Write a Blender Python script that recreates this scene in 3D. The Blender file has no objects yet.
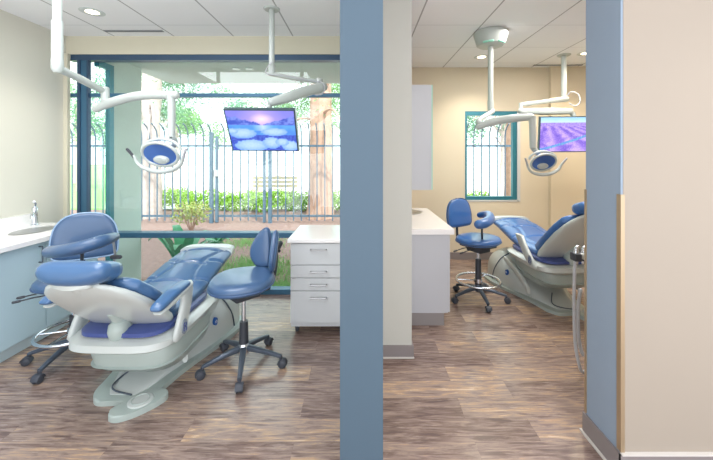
import bpy, bmesh, math, random
from mathutils import Vector, Matrix, noise
random.seed(7)
V = Vector
C = bpy.context.scene.collection
PI = math.pi

# ---------------------------------------------------------------- camera, world, lights, exposure
F = 335.0; CX = 361.0; CY = 157.0; H = 1.45
cam_d = bpy.data.cameras.new('camera'); cam = bpy.data.objects.new('camera', cam_d); C.objects.link(cam)
cam.location = (0, 0, H); cam.rotation_euler = (PI/2, 0, 0)
cam_d.sensor_width = 36; cam_d.lens = F/713*36
cam_d.shift_x = -(CX-356.5)/713; cam_d.shift_y = -(230-CY)/713
cam_d.clip_start = 0.05; cam_d.clip_end = 300
bpy.context.scene.camera = cam

w = bpy.data.worlds.new('world'); bpy.context.scene.world = w; w.use_nodes = True
bgn = w.node_tree.nodes['Background']
bgn.inputs[0].default_value = (0.92, 0.96, 1.0, 1); bgn.inputs[1].default_value = 2.3

vs = bpy.context.scene.view_settings
vs.view_transform = 'Standard'; vs.look = 'None'; vs.gamma = 1; vs.use_curve_mapping = False
vs.exposure = 0.46

def light(kind, name, loc, power, col=(1, 1, 1), rot=(0, 0, 0), size=1, size_y=None, spot=None, blend=.6):
    l = bpy.data.lights.new(name, kind); l.energy = power; l.color = col
    if kind == 'AREA':
        l.size = size
        if size_y: l.shape = 'RECTANGLE'; l.size_y = size_y
    elif kind == 'SPOT':
        l.spot_size = spot; l.spot_blend = blend; l.shadow_soft_size = size
    elif kind == 'SUN':
        l.angle = size
    o = bpy.data.objects.new(name, l); C.objects.link(o); o.location = loc; o.rotation_euler = rot
    return o

sun = light('SUN', 'sun', (0, 0, 10), 4.5, (1, .97, .9), (math.radians(38), math.radians(8), math.radians(25)), size=.05)
light('AREA', 'fill_light_left_bay', (-1.6, 1.5, 2.69), 36, (.93, .97, 1), size=1.6, size_y=1.6)  # added fill without a fixture, brightens the left bay
light('AREA', 'fill_light_right_bay', (2.0, 3.0, 2.69), 46, (1, .96, .91), size=1.2, size_y=1.4)  # fill added to lift the right bay, no ceiling fitting here
light('AREA', 'fill_light_corridor', (.6, .4, 2.69), 12, (.97, .97, 1), size=2.5, size_y=.8)  # soft fill added over the corridor, stands for no real lamp

# ---------------------------------------------------------------- materials
def lin(c):
    return tuple(((x/255)/12.92 if x/255 <= .04045 else ((x/255+.055)/1.055)**2.4) for x in c)
def mat(name, c, rough=.5, metal=0, spec=.5, coat=0, noise_amt=0, nscale=8, emit=None, es=0, bump=0):
    m = bpy.data.materials.new(name); m.use_nodes = True
    nt = m.node_tree; b = nt.nodes['Principled BSDF']
    b.inputs['Base Color'].default_value = (*lin(c), 1)
    b.inputs['Roughness'].default_value = rough; b.inputs['Metallic'].default_value = metal
    b.inputs['Specular IOR Level'].default_value = spec
    b.inputs['Coat Weight'].default_value = coat
    if emit: b.inputs['Emission Color'].default_value = (*lin(emit), 1); b.inputs['Emission Strength'].default_value = es
    if noise_amt or bump:
        tc = nt.nodes.new('ShaderNodeTexCoord'); n = nt.nodes.new('ShaderNodeTexNoise')
        n.inputs['Scale'].default_value = nscale; n.inputs['Detail'].default_value = 4
        nt.links.new(tc.outputs['Object'], n.inputs['Vector'])
        if noise_amt:
            mx = nt.nodes.new('ShaderNodeMix'); mx.data_type = 'RGBA'
            l = lin(c)
            mx.inputs['A'].default_value = (*[x*(1-noise_amt) for x in l], 1)
            mx.inputs['B'].default_value = (*[min(1, x*(1+noise_amt)) for x in l], 1)
            nt.links.new(n.outputs['Fac'], mx.inputs['Factor']); nt.links.new(mx.outputs['Result'], b.inputs['Base Color'])
        if bump:
            bp = nt.nodes.new('ShaderNodeBump'); bp.inputs['Strength'].default_value = bump; bp.inputs['Distance'].default_value = .01
            nt.links.new(n.outputs['Fac'], bp.inputs['Height']); nt.links.new(bp.outputs['Normal'], b.inputs['Normal'])
    return m

M = {}
M['wall_left'] = mat('warm white paint', (214, 212, 200), .7, noise_amt=.02, nscale=3)
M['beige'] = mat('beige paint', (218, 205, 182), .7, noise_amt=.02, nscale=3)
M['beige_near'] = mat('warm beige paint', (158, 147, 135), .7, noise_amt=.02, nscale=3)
M['soffit'] = mat('tan paint', (205, 200, 180), .7)
M['grey_paint'] = mat('greige paint', (188, 187, 180), .7, noise_amt=.02, nscale=3)
M['blue_dark'] = mat('slate blue paint', (73, 93, 109), .6, noise_amt=.02)
M['blue_pale'] = mat('pale blue paint', (138, 154, 173), .6, noise_amt=.02)
M['rubber_base'] = mat('taupe rubber base', (132, 124, 124), .6)
M['base_line'] = mat('pale caulk', (205, 200, 195), .6)
M['tan_trim'] = mat('brushed tan metal', (175, 155, 128), .35, metal=.6)
M['chrome'] = mat('chrome', (215, 220, 228), .15, metal=1)
M['steel'] = mat('brushed steel', (180, 180, 182), .3, metal=.9)
M['white_plastic'] = mat('white enamel', (206, 214, 214), .3, coat=.2)
M['arm_white'] = mat('warm white enamel', (180, 187, 184), .35, coat=.2)
M['chair_white'] = mat('cool grey white plastic', (188, 194, 192), .28, coat=.3)
M['chair_shade'] = mat('pale green grey plastic', (164, 176, 172), .35, coat=.2)
M['vinyl'] = mat('blue vinyl', (64, 100, 142), .28, coat=.35, noise_amt=.05, nscale=14)
M['vinyl_dark'] = mat('slate blue vinyl', (64, 92, 128), .3, coat=.3, noise_amt=.05, nscale=14)
M['vinyl_bright'] = mat('bright blue vinyl', (58, 102, 162), .3, coat=.3, noise_amt=.05, nscale=14)
M['vinyl_violet'] = mat('deep blue piping', (62, 78, 138), .35, coat=.3)
M['piping'] = mat('dark blue piping', (58, 84, 122), .4)
M['piping_pale'] = mat('pale blue piping', (150, 176, 205), .4)
M['black'] = mat('black plastic', (52, 56, 64), .4)
M['dark_metal'] = mat('dark grey enamel', (84, 94, 108), .3, metal=.5)
M['rubber'] = mat('caster rubber', (60, 64, 74), .5)
M['cab_blue'] = mat('pale laminate', (176, 200, 212), .4)
M['cab_white'] = mat('off white laminate', (200, 203, 206), .4)
M['cab_lilac'] = mat('pale grey laminate', (188, 190, 197), .4)
M['gap'] = mat('dark shadow gap', (110, 116, 122), .8)
M['counter'] = mat('white quartz', (238, 236, 236), .2, noise_amt=.03, nscale=60, coat=.2)
M['kick'] = mat('toe kick', (140, 134, 134), .6)
M['kick_pale'] = mat('pale toe kick', (188, 204, 212), .5)
M['frame'] = mat('teal blue aluminium', (62, 104, 132), .35, metal=.3)
M['frame_dark'] = mat('dark blue aluminium', (58, 82, 108), .35, metal=.3)
M['frame_teal'] = mat('teal aluminium', (56, 126, 144), .35, metal=.3)
M['ext_wall'] = mat('pale green stucco', (204, 216, 212), .8, noise_amt=.04, nscale=20)
M['fence'] = mat('blue grey painted steel', (84, 104, 124), .5)
M['bark'] = mat('pine bark', (190, 150, 132), .9, noise_amt=.35, nscale=9, bump=.6)
M['bark_pale'] = mat('pale pine bark', (196, 176, 172), .9, noise_amt=.3, nscale=9, bump=.6)
M['leaf'] = mat('pale green leaf', (112, 160, 92), .6, noise_amt=.3, nscale=3)
M['leaf_cool'] = mat('cool green needle', (104, 150, 118), .6, noise_amt=.3, nscale=3)
M['hedge'] = mat('yellow green leaf', (132, 178, 40), .6, noise_amt=.35, nscale=5)
M['strap_leaf'] = mat('deep green leaf', (70, 150, 105), .4, noise_amt=.2, nscale=6)
M['shrub'] = mat('reddish green shrub leaf', (160, 168, 96), .6, noise_amt=.3, nscale=8)
M['lawn'] = mat('lawn', (140, 200, 110), .9, noise_amt=.15, nscale=2)
M['grass_tuft'] = mat('grass blade', (150, 190, 120), .8, noise_amt=.2)
M['road'] = mat('pale paving', (225, 220, 215), .9)
M['mulch'] = mat('reddish mulch', (138, 110, 104), .95, noise_amt=.4, nscale=14, bump=.5)
M['bench'] = mat('weathered wood', (178, 160, 130), .8)
M['bezel'] = mat('monitor bezel', (60, 78, 84), .3)
M['silver'] = mat('silver plastic', (190, 205, 200), .35)
M['refl_blue'] = mat('blue dichroic reflector', (92, 136, 214), .2, metal=.15, coat=.6)
M['lens_on'] = mat('lit lamp lens', (255, 245, 225), .4, emit=(255, 235, 200), es=6)
M['teal_glow'] = mat('pale green indicator', (150, 215, 195), .4)
M['badge'] = mat('blue badge', (40, 88, 160), .35)
M['badge_grey'] = mat('grey badge', (140, 150, 160), .35)
M['white_mark'] = mat('white mark', (225, 232, 240), .4)
M['hose'] = mat('pale grey hose', (176, 178, 184), .45)
M['vent'] = mat('vent slot', (140, 142, 146), .6)

def glass(name, tint, gl=.06):
    m = bpy.data.materials.new(name); m.use_nodes = True; nt = m.node_tree; nt.nodes.clear()
    o = nt.nodes.new('ShaderNodeOutputMaterial'); mx = nt.nodes.new('ShaderNodeMixShader')
    t = nt.nodes.new('ShaderNodeBsdfTransparent'); g = nt.nodes.new('ShaderNodeBsdfGlossy')
    t.inputs[0].default_value = (*tint, 1); g.inputs['Roughness'].default_value = .02
    mx.inputs[0].default_value = gl
    nt.links.new(t.outputs[0], mx.inputs[1]); nt.links.new(g.outputs[0], mx.inputs[2]); nt.links.new(mx.outputs[0], o.inputs[0])
    return m
M['glass'] = glass('window glass', (.93, 1, .98), .05)

def floor_mat():
    m = bpy.data.materials.new('wood plank vinyl'); m.use_nodes = True; nt = m.node_tree; N = nt.nodes; L = nt.links
    b = N['Principled BSDF']; tc = N.new('ShaderNodeTexCoord')
    br = N.new('ShaderNodeTexBrick'); br.inputs['Scale'].default_value = 1
    br.inputs['Brick Width'].default_value = .92; br.inputs['Row Height'].default_value = .155
    br.inputs['Mortar Size'].default_value = .0012; br.inputs['Color1'].default_value = (0, 0, 0, 1); br.inputs['Color2'].default_value = (1, 1, 1, 1)
    br.inputs['Mortar'].default_value = (.25, .25, .25, 1); br.offset = .37; br.offset_frequency = 2; br.squash = 1
    L.new(tc.outputs['Object'], br.inputs['Vector'])
    mp = N.new('ShaderNodeMapping'); mp.inputs['Scale'].default_value = (3.2, 24, 1); L.new(tc.outputs['Object'], mp.inputs['Vector'])
    # shift the grain per plank
    ad = N.new('ShaderNodeVectorMath'); ad.operation = 'MULTIPLY_ADD'
    L.new(br.outputs['Color'], ad.inputs[0]); ad.inputs[1].default_value = (7, 3, 5); L.new(mp.outputs[0], ad.inputs[2])
    n1 = N.new('ShaderNodeTexNoise'); n1.inputs['Scale'].default_value = 1.6; n1.inputs['Detail'].default_value = 8; n1.inputs['Roughness'].default_value = .68
    n1.inputs['Distortion'].default_value = .6
    L.new(ad.outputs[0], n1.inputs['Vector'])
    mp2 = N.new('ShaderNodeMapping'); mp2.inputs['Scale'].default_value = (3, 60, 1); L.new(tc.outputs['Object'], mp2.inputs['Vector'])
    n2 = N.new('ShaderNodeTexNoise'); n2.inputs['Scale'].default_value = 2; n2.inputs['Detail'].default_value = 5; L.new(mp2.outputs[0], n2.inputs['Vector'])
    # value = .25*plank + .55*n1 + .3*n2
    a1 = N.new('ShaderNodeMath'); a1.operation = 'MULTIPLY'; L.new(br.outputs['Color'], a1.inputs[0]); a1.inputs[1].default_value = .20
    a2 = N.new('ShaderNodeMath'); a2.operation = 'MULTIPLY_ADD'; L.new(n1.outputs['Fac'], a2.inputs[0]); a2.inputs[1].default_value = 1.0; L.new(a1.outputs[0], a2.inputs[2])
    a3 = N.new('ShaderNodeMath'); a3.operation = 'MULTIPLY_ADD'; L.new(n2.outputs['Fac'], a3.inputs[0]); a3.inputs[1].default_value = .3; L.new(a2.outputs[0], a3.inputs[2])
    r = N.new('ShaderNodeValToRGB'); L.new(a3.outputs[0], r.inputs[0])
    e = r.color_ramp.elements; e[0].position = .56; e[0].color = (*lin((96, 78, 74)), 1); e[1].position = .98; e[1].color = (*lin((204, 180, 156)), 1)
    for p, c in ((.64, (116, 96, 88)), (.73, (138, 118, 110)), (.82, (154, 134, 122)), (.90, (178, 146, 116))):
        x = e.new(p); x.color = (*lin(c), 1)
    L.new(r.outputs[0], b.inputs['Base Color'])
    rr = N.new('ShaderNodeMath'); rr.operation = 'MULTIPLY_ADD'; L.new(n2.outputs['Fac'], rr.inputs[0]); rr.inputs[1].default_value = .2; rr.inputs[2].default_value = .14; b.inputs['Specular IOR Level'].default_value = .8
    L.new(rr.outputs[0], b.inputs['Roughness'])
    bp = N.new('ShaderNodeBump'); bp.inputs['Strength'].default_value = .12; bp.inputs['Distance'].default_value = .004
    L.new(a3.outputs[0], bp.inputs['Height']); L.new(bp.outputs[0], b.inputs['Normal'])
    return m
M['floor'] = floor_mat()

def ceil_mat():
    m = bpy.data.materials.new('acoustic ceiling tile'); m.use_nodes = True; nt = m.node_tree; N = nt.nodes; L = nt.links
    b = N['Principled BSDF']; b.inputs['Roughness'].default_value = .9
    tc = N.new('ShaderNodeTexCoord'); s = N.new('ShaderNodeSeparateXYZ'); L.new(tc.outputs['Object'], s.inputs[0])
    def line(sock, off, pitch, half):
        a = N.new('ShaderNodeMath'); a.operation = 'SUBTRACT'; L.new(sock, a.inputs[0]); a.inputs[1].default_value = off-pitch/2
        wv = N.new('ShaderNodeMath'); wv.operation = 'WRAP'; L.new(a.outputs[0], wv.inputs[0]); wv.inputs[1].default_value = -pitch/2; wv.inputs[2].default_value = pitch/2
        ab = N.new('ShaderNodeMath'); ab.operation = 'ABSOLUTE'; L.new(wv.outputs[0], ab.inputs[0])
        g = N.new('ShaderNodeMath'); g.operation = 'GREATER_THAN'; L.new(ab.outputs[0], g.inputs[0]); g.inputs[1].default_value = pitch/2-half
        return g.outputs[0]
    lx = line(s.outputs[0], -.09, .625, .007); ly = line(s.outputs[1], 3.225, .65, .007)
    m1 = N.new('ShaderNodeMix'); m1.data_type = 'RGBA'; m1.inputs['A'].default_value = (*lin((238, 239, 242)), 1); m1.inputs['B'].default_value = (*lin((218, 220, 223)), 1)
    L.new(ly, m1.inputs['Factor'])
    m2 = N.new('ShaderNodeMix'); m2.data_type = 'RGBA'; m2.inputs['B'].default_value = (*lin((172, 172, 175)), 1)
    L.new(lx, m2.inputs['Factor']); L.new(m1.outputs['Result'], m2.inputs['A']); L.new(m2.outputs['Result'], b.inputs['Base Color'])
    return m
M['ceiling'] = ceil_mat()

def screen_mat():
    m = bpy.data.materials.new('lit screen'); m.use_nodes = True; nt = m.node_tree
    b = nt.nodes['Principled BSDF']; b.inputs['Base Color'].default_value = (.02, .02, .02, 1); b.inputs['Roughness'].default_value = .3
    a = nt.nodes.new('ShaderNodeAttribute'); a.attribute_name = 'picture'
    nt.links.new(a.outputs['Color'], b.inputs['Emission Color']); b.inputs['Emission Strength'].default_value = .95
    return m
M['screen'] = screen_mat()

# ---------------------------------------------------------------- helpers
def P(px, py, Y): return V(((px-CX)/F*Y, Y, H-(py-CY)/F*Y))
def box(bm, x0, x1, y0, y1, z0, z1, bev=0, seg=2):
    vs_ = [bm.verts.new((x, y, z)) for x in (x0, x1) for y in (y0, y1) for z in (z0, z1)]
    fs = [bm.faces.new([vs_[i] for i in q]) for q in ((0, 1, 3, 2), (4, 6, 7, 5), (0, 4, 5, 1), (2, 3, 7, 6), (0, 2, 6, 4), (1, 5, 7, 3))]
    if bev:
        es = list({e for f in fs for e in f.edges})
        bmesh.ops.bevel(bm, geom=es, offset=bev, segments=seg, affect='EDGES', profile=.6)
    return bm
def loft(bm, secs, cap=True):
    rings = [[bm.verts.new(p) for p in s] for s in secs]; n = len(rings[0])
    for a, b in zip(rings, rings[1:]):
        for i in range(n):
            bm.faces.new((a[i], a[(i+1) % n], b[(i+1) % n], b[i]))
    if cap:
        bm.faces.new(rings[0][::-1]); bm.faces.new(rings[-1])
    return bm
def sup(c, u, v, hu, hv, ex=2.5, n=24):
    out = []
    for i in range(n):
        t = 2*PI*i/n; ct, st = math.cos(t), math.sin(t)
        out.append(c + u*(hu*math.copysign(abs(ct)**(2/ex), ct)) + v*(hv*math.copysign(abs(st)**(2/ex), st)))
    return out
def smooth_path(pts, k=6):
    pts = [V(p) for p in pts]
    if len(pts) < 3: return pts
    out = []
    for i in range(len(pts)-1):
        p0 = pts[max(i-1, 0)]; p1 = pts[i]; p2 = pts[i+1]; p3 = pts[min(i+2, len(pts)-1)]
        for j in range(k):
            t = j/k
            out.append(.5*((2*p1)+(p2-p0)*t+(2*p0-5*p1+4*p2-p3)*t*t+(3*p1-p0-3*p2+p3)*t**3))
    out.append(pts[-1]); return out
def tube(bm, pts, r, n=12, k=0, r2=None, flat=None, round_ends=False, ex=2):
    """sweep; r float or list per control point"""
    pts = [V(p) for p in pts]
    rs = r if isinstance(r, (list, tuple)) else [r]*len(pts)
    if r2 is not None: rs = [r+(r2-r)*i/(len(pts)-1) for i in range(len(pts))]
    if k:
        N0 = len(pts); pts = smooth_path(pts, k); nr = []
        for i in range(len(pts)):
            t = i/k; a = min(int(t), N0-2); f = t-a; nr.append(rs[a]*(1-f)+rs[a+1]*f)
        rs = nr
    if round_ends:
        def ends(p, q, r0):
            d = (p-q).normalized(); return [(p+d*r0*math.sin(a), r0*math.cos(a)) for a in (.45, .9, 1.3)]
        A = ends(pts[0], pts[1], rs[0])[::-1]; B = ends(pts[-1], pts[-2], rs[-1])
        pts = [a[0] for a in A]+pts+[b[0] for b in B]; rs = [a[1] for a in A]+rs+[b[1] for b in B]
    ref = None; secs = []
    for i, p in enumerate(pts):
        a = pts[max(i-1, 0)]; b = pts[min(i+1, len(pts)-1)]; t = (b-a).normalized()
        if ref is None:
            ref = V((0, 0, 1)) if abs(t.z) < .9 else V((1, 0, 0))
        u = t.cross(ref).normalized(); v = u.cross(t).normalized(); ref = v
        fl = flat if flat else 1
        secs.append(sup(p, u, v, rs[i], rs[i]*fl, ex, n))
    return loft(bm, secs)
def pad(bm, pts, hws, hts, U=V((1, 0, 0)), ex=3.2, n=28, dips=()):
    """cushion swept along pts; half widths along U, half thickness across"""
    pts = [V(p) for p in pts]; L = [0]
    for a, b in zip(pts, pts[1:]): L.append(L[-1]+(b-a).length)
    T = L[-1]; K = 40; secs = []
    hw = hws if isinstance(hws, (list, tuple)) else [hws]*len(pts)
    ht = hts if isinstance(hts, (list, tuple)) else [hts]*len(pts)
    def at(s):
        s = max(0, min(T, s))
        for i in range(len(pts)-1):
            if s <= L[i+1] or i == len(pts)-2:
                f = (s-L[i])/max(1e-6, L[i+1]-L[i]); return pts[i].lerp(pts[i+1], f), hw[i]*(1-f)+hw[i+1]*f, ht[i]*(1-f)+ht[i+1]*f
    ss = [0, .002, .006, .014, .026] + [.04+(T-.08)*i/(K) for i in range(K+1)] + [T-.026, T-.014, T-.006, T-.002, T]
    for s in ss:
        p, a, b = at(s); q1 = at(s-.03)[0]; q2 = at(s+.03)[0]; t = (q2-q1).normalized()
        p = (q1+q2+p*2)/4 if .03 < s < T-.03 else p
        v = U.cross(t).normalized()
        e = min(s, T-s); R = .04
        f = math.sqrt(max(0, 1-(1-min(e, R)/R)**2)); f = .05+.95*f
        dd = 1
        for d in dips: dd -= .16*math.exp(-((s/T-d)/.014)**2)
        secs.append(sup(p, U, v, a-(1-f)*min(.03, a*.5), b*f*dd, ex, n))
    return loft(bm, secs)
def puff(bm, outline, thick, mtx, dome=.0):
    """pillowed plate: 2D outline (x,y), thickness along local z, placed by mtx"""
    n = len(outline); cx = sum(p[0] for p in outline)/n; cy = sum(p[1] for p in outline)/n
    prof = [(.05, 1), (.4, .99), (.7, .95), (.85, .86), (.94, .68), (.985, .42), (1, .1), (.99, -.3), (.95, -.65), (.88, -.85), (.7, -.95), (.05, -1)]
    secs = []
    for s, z in prof:
        zz = z*thick/2+(dome*(1-s*s))
        secs.append([mtx @ V((cx+(x-cx)*s, cy+(y-cy)*s, zz)) for x, y in outline])
    return loft(bm, secs)
def lathe(bm, prof, c=V((0, 0, 0)), n=24, axis=None):
    """prof list of (r,z)"""
    ax = V(axis).normalized() if axis is not None else V((0, 0, 1))
    u = (V((1, 0, 0)) if abs(ax.x) < .9 else V((0, 1, 0))).cross(ax).normalized(); v = ax.cross(u)
    return loft(bm, [[c+ax*z+u*(max(r, .0005)*math.cos(2*PI*i/n))+v*(max(r, .0005)*math.sin(2*PI*i/n)) for i in range(n)] for r, z in prof])
def prism(bm, outline, z0, z1, bev=0, mtx=None):
    a = [bm.verts.new((x, y, z0)) for x, y in outline]; b = [bm.verts.new((x, y, z1)) for x, y in outline]
    n = len(a); fs = [bm.faces.new(a[::-1]), bm.faces.new(b)]
    for i in range(n): fs.append(bm.faces.new((a[i], a[(i+1) % n], b[(i+1) % n], b[i])))
    if bev: bmesh.ops.bevel(bm, geom=list(fs[1].edges), offset=bev, segments=3, affect='EDGES', profile=.6)
    if mtx is not None: bmesh.ops.transform(bm, matrix=mtx, verts=bm.verts)
    return bm
def new(): return bmesh.new()
def root_matrix(o):
    return Matrix.Translation(o.location) @ o.rotation_euler.to_matrix().to_4x4()
def obj(name, bm, m, parent=None, world=None, smooth=True, ang=38):
    """link one mesh object; world=root moves world-space geometry into the root's frame"""
    bmesh.ops.remove_doubles(bm, verts=bm.verts, dist=1e-5)
    bmesh.ops.recalc_face_normals(bm, faces=bm.faces)
    if world is not None: bmesh.ops.transform(bm, matrix=root_matrix(world).inverted(), verts=bm.verts)
    me = bpy.data.meshes.new(name); bm.to_mesh(me); bm.free()
    if smooth:
        me.shade_smooth(); me.set_sharp_from_angle(angle=math.radians(ang))
    for mm in (m if isinstance(m, (list, tuple)) else [m]): me.materials.append(M[mm])
    o = bpy.data.objects.new(name, me); C.objects.link(o)
    if parent is not None: o.parent = parent
    return o
def tag(o, label, cat, group=None, kind=None):
    o['label'] = label; o['category'] = cat
    if group: o['group'] = group
    if kind: o['kind'] = kind
    return o
def thing(name, label, cat, loc=(0, 0, 0), rz=0, group=None):
    o = bpy.data.objects.new(name, None); C.objects.link(o); o.location = loc; o.rotation_euler = (0, 0, rz); o.empty_display_size = .05
    return tag(o, label, cat, group)
def struct(name, bm, m, label=None, parent=None, smooth=False):
    o = obj(name, bm, m, parent, smooth=smooth)
    if parent is None: o['kind'] = 'structure'
    if label: o['label'] = label
    return o
def sbox(name, dims, m, label=None, parent=None):
    return struct(name, box(new(), *dims), m, label, parent)

# ---------------------------------------------------------------- room shell
bm = new(); box(bm, -3.1, .1, -1.5, 3.56, -.06, 0); box(bm, .1, 3.6, -1.5, 4.87, -.06, 0); struct('floor', bm, 'floor', 'brown and grey wood plank floor')
bm = new(); box(bm, -3.2, .1, -1.8, 3.66, 2.72, 2.8); box(bm, .1, 3.7, -1.8, 4.87, 2.72, 2.8); struct('ceiling', bm, 'ceiling', 'white acoustic tile ceiling')
sbox('wall_left', (-3.22, -3.1, -1.5, 3.55, -.06, 2.72), 'wall_left', 'pale painted wall behind the left counter')
bm = new(); box(bm, -3.1, -.09, 3.52, 3.64, 2.53, 2.72); box(bm, -3.1, -3.058, 3.49, 3.525, 0, 2.53)
struct('wall_window_side', bm, 'soffit', 'tan wall strip over the wide window')
bm = new(); box(bm, -.09, .09, 1.456, 3.64, 0, 2.72); struct('wall_centre', bm, 'grey_paint', 'thin partition wall between the two bays')
sbox('wall_centre_end', (-.088, .092, 1.40, 1.455, 0, 2.72), 'blue_dark', 'slate blue end face of the centre partition')
sbox('wall_inner', (.09, .368, 2.43, 4.87, 0, 2.72), 'grey_paint', 'greige wall return beside the blue column')
bm = new(); box(bm, .16, .37, 2.417, 2.43, 0, .085); box(bm, .368, .381, 2.417, 2.87, 0, .085); struct('baseboard_inner', bm, 'rubber_base')
sbox('trim_1', (.16, .383, 2.408, 2.417, 0, .008), 'base_line')
# back wall right bay with window opening x 1.475..2.226, z .84..2.10
bm = new(); X0, X1, Z0, Z1 = 1.475, 2.226, .84, 2.10
box(bm, .368, X0, 4.75, 4.87, 0, 2.72); box(bm, X1, 3.6, 4.75, 4.87, 0, 2.72); box(bm, X0, X1, 4.75, 4.87, 0, Z0); box(bm, X0, X1, 4.75, 4.87, Z1, 2.72)
struct('wall_back', bm, 'beige', 'beige wall around the small window')
sbox('wall_back_step', (2.66, 3.5, 4.69, 4.75, 0, 2.72), 'beige', 'shallow beige step in the back wall')
sbox('wall_cabinet_side', (.368, .46, 4.2, 4.75, 0, 2.72), 'beige')
bm = new(); box(bm, .46, 2.66, 4.737, 4.75, 0, .1); box(bm, 2.647, 3.5, 4.677, 4.69, 0, .1); struct('baseboard_back', bm, 'rubber_base')
sbox('wall_right', (3.5, 3.6, 1.76, 4.75, 0, 2.72), 'beige')
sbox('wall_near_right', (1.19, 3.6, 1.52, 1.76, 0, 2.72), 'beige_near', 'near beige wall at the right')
sbox('wall_near_right_end', (1.18, 1.19, 1.522, 1.758, 0, 2.72), 'blue_pale', 'pale blue end face of the near right wall')
bm = new(); box(bm, 1.170, 1.18, 1.51, 1.77, .008, .105); box(bm, 1.170, 3.6, 1.508, 1.52, .008, .105); struct('baseboard_near_right', bm, 'rubber_base')
bm = new(); box(bm, 1.160, 1.172, 1.50, 1.78, 0, .01); box(bm, 1.175, 3.6, 1.504, 1.52, .105, .112); struct('trim_2', bm, 'base_line')
def guard(x, y, nm, sx):
    bm = new(); z0, z1 = .112, 1.28
    if nm == 'near': box(bm, x-.004, x+.014, y-.004, y, z0, z1); box(bm, x-.004, x, y, y+.022, z0, z1)
    else: box(bm, x-.004, x, y-.010, y+.004, z0, z1); box(bm, x, x+.02, y, y+.004, z0, z1)
    return bm
tag(obj('corner_guard', guard(1.18, 1.52, 'near', 1), 'tan_trim', smooth=False), 'tan metal corner guard between blue face and beige wall', 'corner guard', 'corner guards on the near right wall')
tag(obj('corner_guard', guard(1.18, 1.76, 'far', 1), 'tan_trim', smooth=False), 'thin metal corner guard on the far edge of the blue face', 'corner guard', 'corner guards on the near right wall')

# main window
win = bpy.data.objects.new('window_1', None); C.objects.link(win); win['kind'] = 'structure'; win.location = (-1.6, 3.56, 0); win['label'] = 'wide blue framed window behind the left bay'
def wpart(nm, bm, m): return obj(nm, bm, m, win, world=win, smooth=False)
Yw0, Yw1 = 3.52, 3.62
bm = new(); box(bm, -3.1, -.09, Yw0+.006, Yw1, 2.47, 2.53, .004); wpart('window_head', bm, 'frame_dark')
bm = new(); box(bm, -3.1, -.09, Yw0+.02, Yw1-.02, 2.085, 2.125, .004); wpart('transom', bm, 'frame')
bm = new(); box(bm, -2.6, -.09, Yw0-.01, Yw1, .60, .655, .006); box(bm, -3.058, -2.6, Yw0+.02, Yw1, .60, .655, .004); wpart('sill_rail', bm, 'frame')
bm = new(); box(bm, -3.1, -.09, Yw0+.006, Yw1, 0, .055, .004); wpart('bottom_rail', bm, 'frame')
bm = new(); box(bm, -2.985, -2.955, Yw0, Yw0+.03, .055, 2.47); wpart('mullion', bm, 'frame_dark')
bm = new(); box(bm, -2.955, -2.885, Yw0+.012, Yw0+.04, .055, 2.47); wpart('mullion', bm, 'frame')
bm = new(); box(bm, -2.885, -2.868, Yw0, Yw0+.04, .055, 2.47); wpart('mullion', bm, 'frame_dark')
bm = new(); box(bm, -3.1, -.09, Yw0+.075, Yw0+.081, .055, 2.47); wpart('glass_pane', bm, 'glass')

# right window
w2 = bpy.data.objects.new('window_2', None); C.objects.link(w2); w2['kind'] = 'structure'; w2.location = (1.85, 4.8, .84); w2['label'] = 'small teal framed window in the right bay'
bm = new(); t = .05
box(bm, X0, X0+.03, 4.755, 4.82, Z0, Z1); box(bm, X1-.07, X1-.012, 4.755, 4.82, Z0, Z1); box(bm, X0+.03, X1-.07, 4.755, 4.82, Z1-.06, Z1); box(bm, X0+.03, X1-.07, 4.755, 4.82, Z0, Z0+.05)
obj('window_frame', bm, 'frame_teal', w2, world=w2, smooth=False)
bm = new(); box(bm, X0+.03, X1-.07, 4.785, 4.791, Z0+.05, Z1-.06); obj('glass_pane', bm, 'glass', w2, world=w2, smooth=False)
bm = new(); box(bm, X1-.012, X1+.03, 4.742, 4.76, Z0-.02, Z1-.01); box(bm, X0, X1, 4.742, 4.76, Z0-.02, Z0-.002); obj('window_casing', bm, 'cab_white', w2, world=w2, smooth=False)

# exterior shell
bm = new(); box(bm, -2.91, -2.86, 3.866, 4.36, -.15, 2.6); box(bm, -2.91, -2.86, 3.64, 3.866, 2.5, 2.6)
struct('wall_outside_left', bm, 'ext_wall', 'pale green outside wall beyond the left end of the window')
w3 = bpy.data.objects.new('window_3', None); C.objects.link(w3); w3['kind'] = 'structure'; w3.location = (-2.88, 3.78, -.15); w3['label'] = 'narrow teal framed side window in the outside wall'
bm = new(); box(bm, -2.9, -2.85, 3.80, 3.866, -.15, 2.5); box(bm, -2.9, -2.85, 3.64, 3.80, 2.44, 2.5); box(bm, -2.9, -2.85, 3.64, 3.80, .6, .65); obj('window_frame', bm, 'frame_teal', w3, world=w3, smooth=False)
bm = new(); box(bm, -2.88, -2.876, 3.64, 3.80, .65, 2.44); obj('glass_pane', bm, 'glass', w3, world=w3, smooth=False)
bm = new(); box(bm, -2.98, .2, 3.665, 5.25, 2.6, 2.8); struct('ceiling_outside', bm, 'ext_wall', 'pale soffit outside above the wide window')
bm = new(); box(bm, .1, .22, 3.66, 4.87, -.15, 2.6); struct('wall_outside_right', bm, 'ext_wall')
bm = new(); box(bm, -30, 30, 3.56, 10.2, -.3, -.15); struct('ground_planting_bed', bm, 'mulch', 'reddish mulch ground outside the window')
bm = new(); prism(bm, [(-70, 10.2), (-7.8, 10.2), (-53, 70), (-70, 70)], -.3, -.12); struct('ground_lawn', bm, 'lawn', 'bright green lawn beyond the fence at left')
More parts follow.
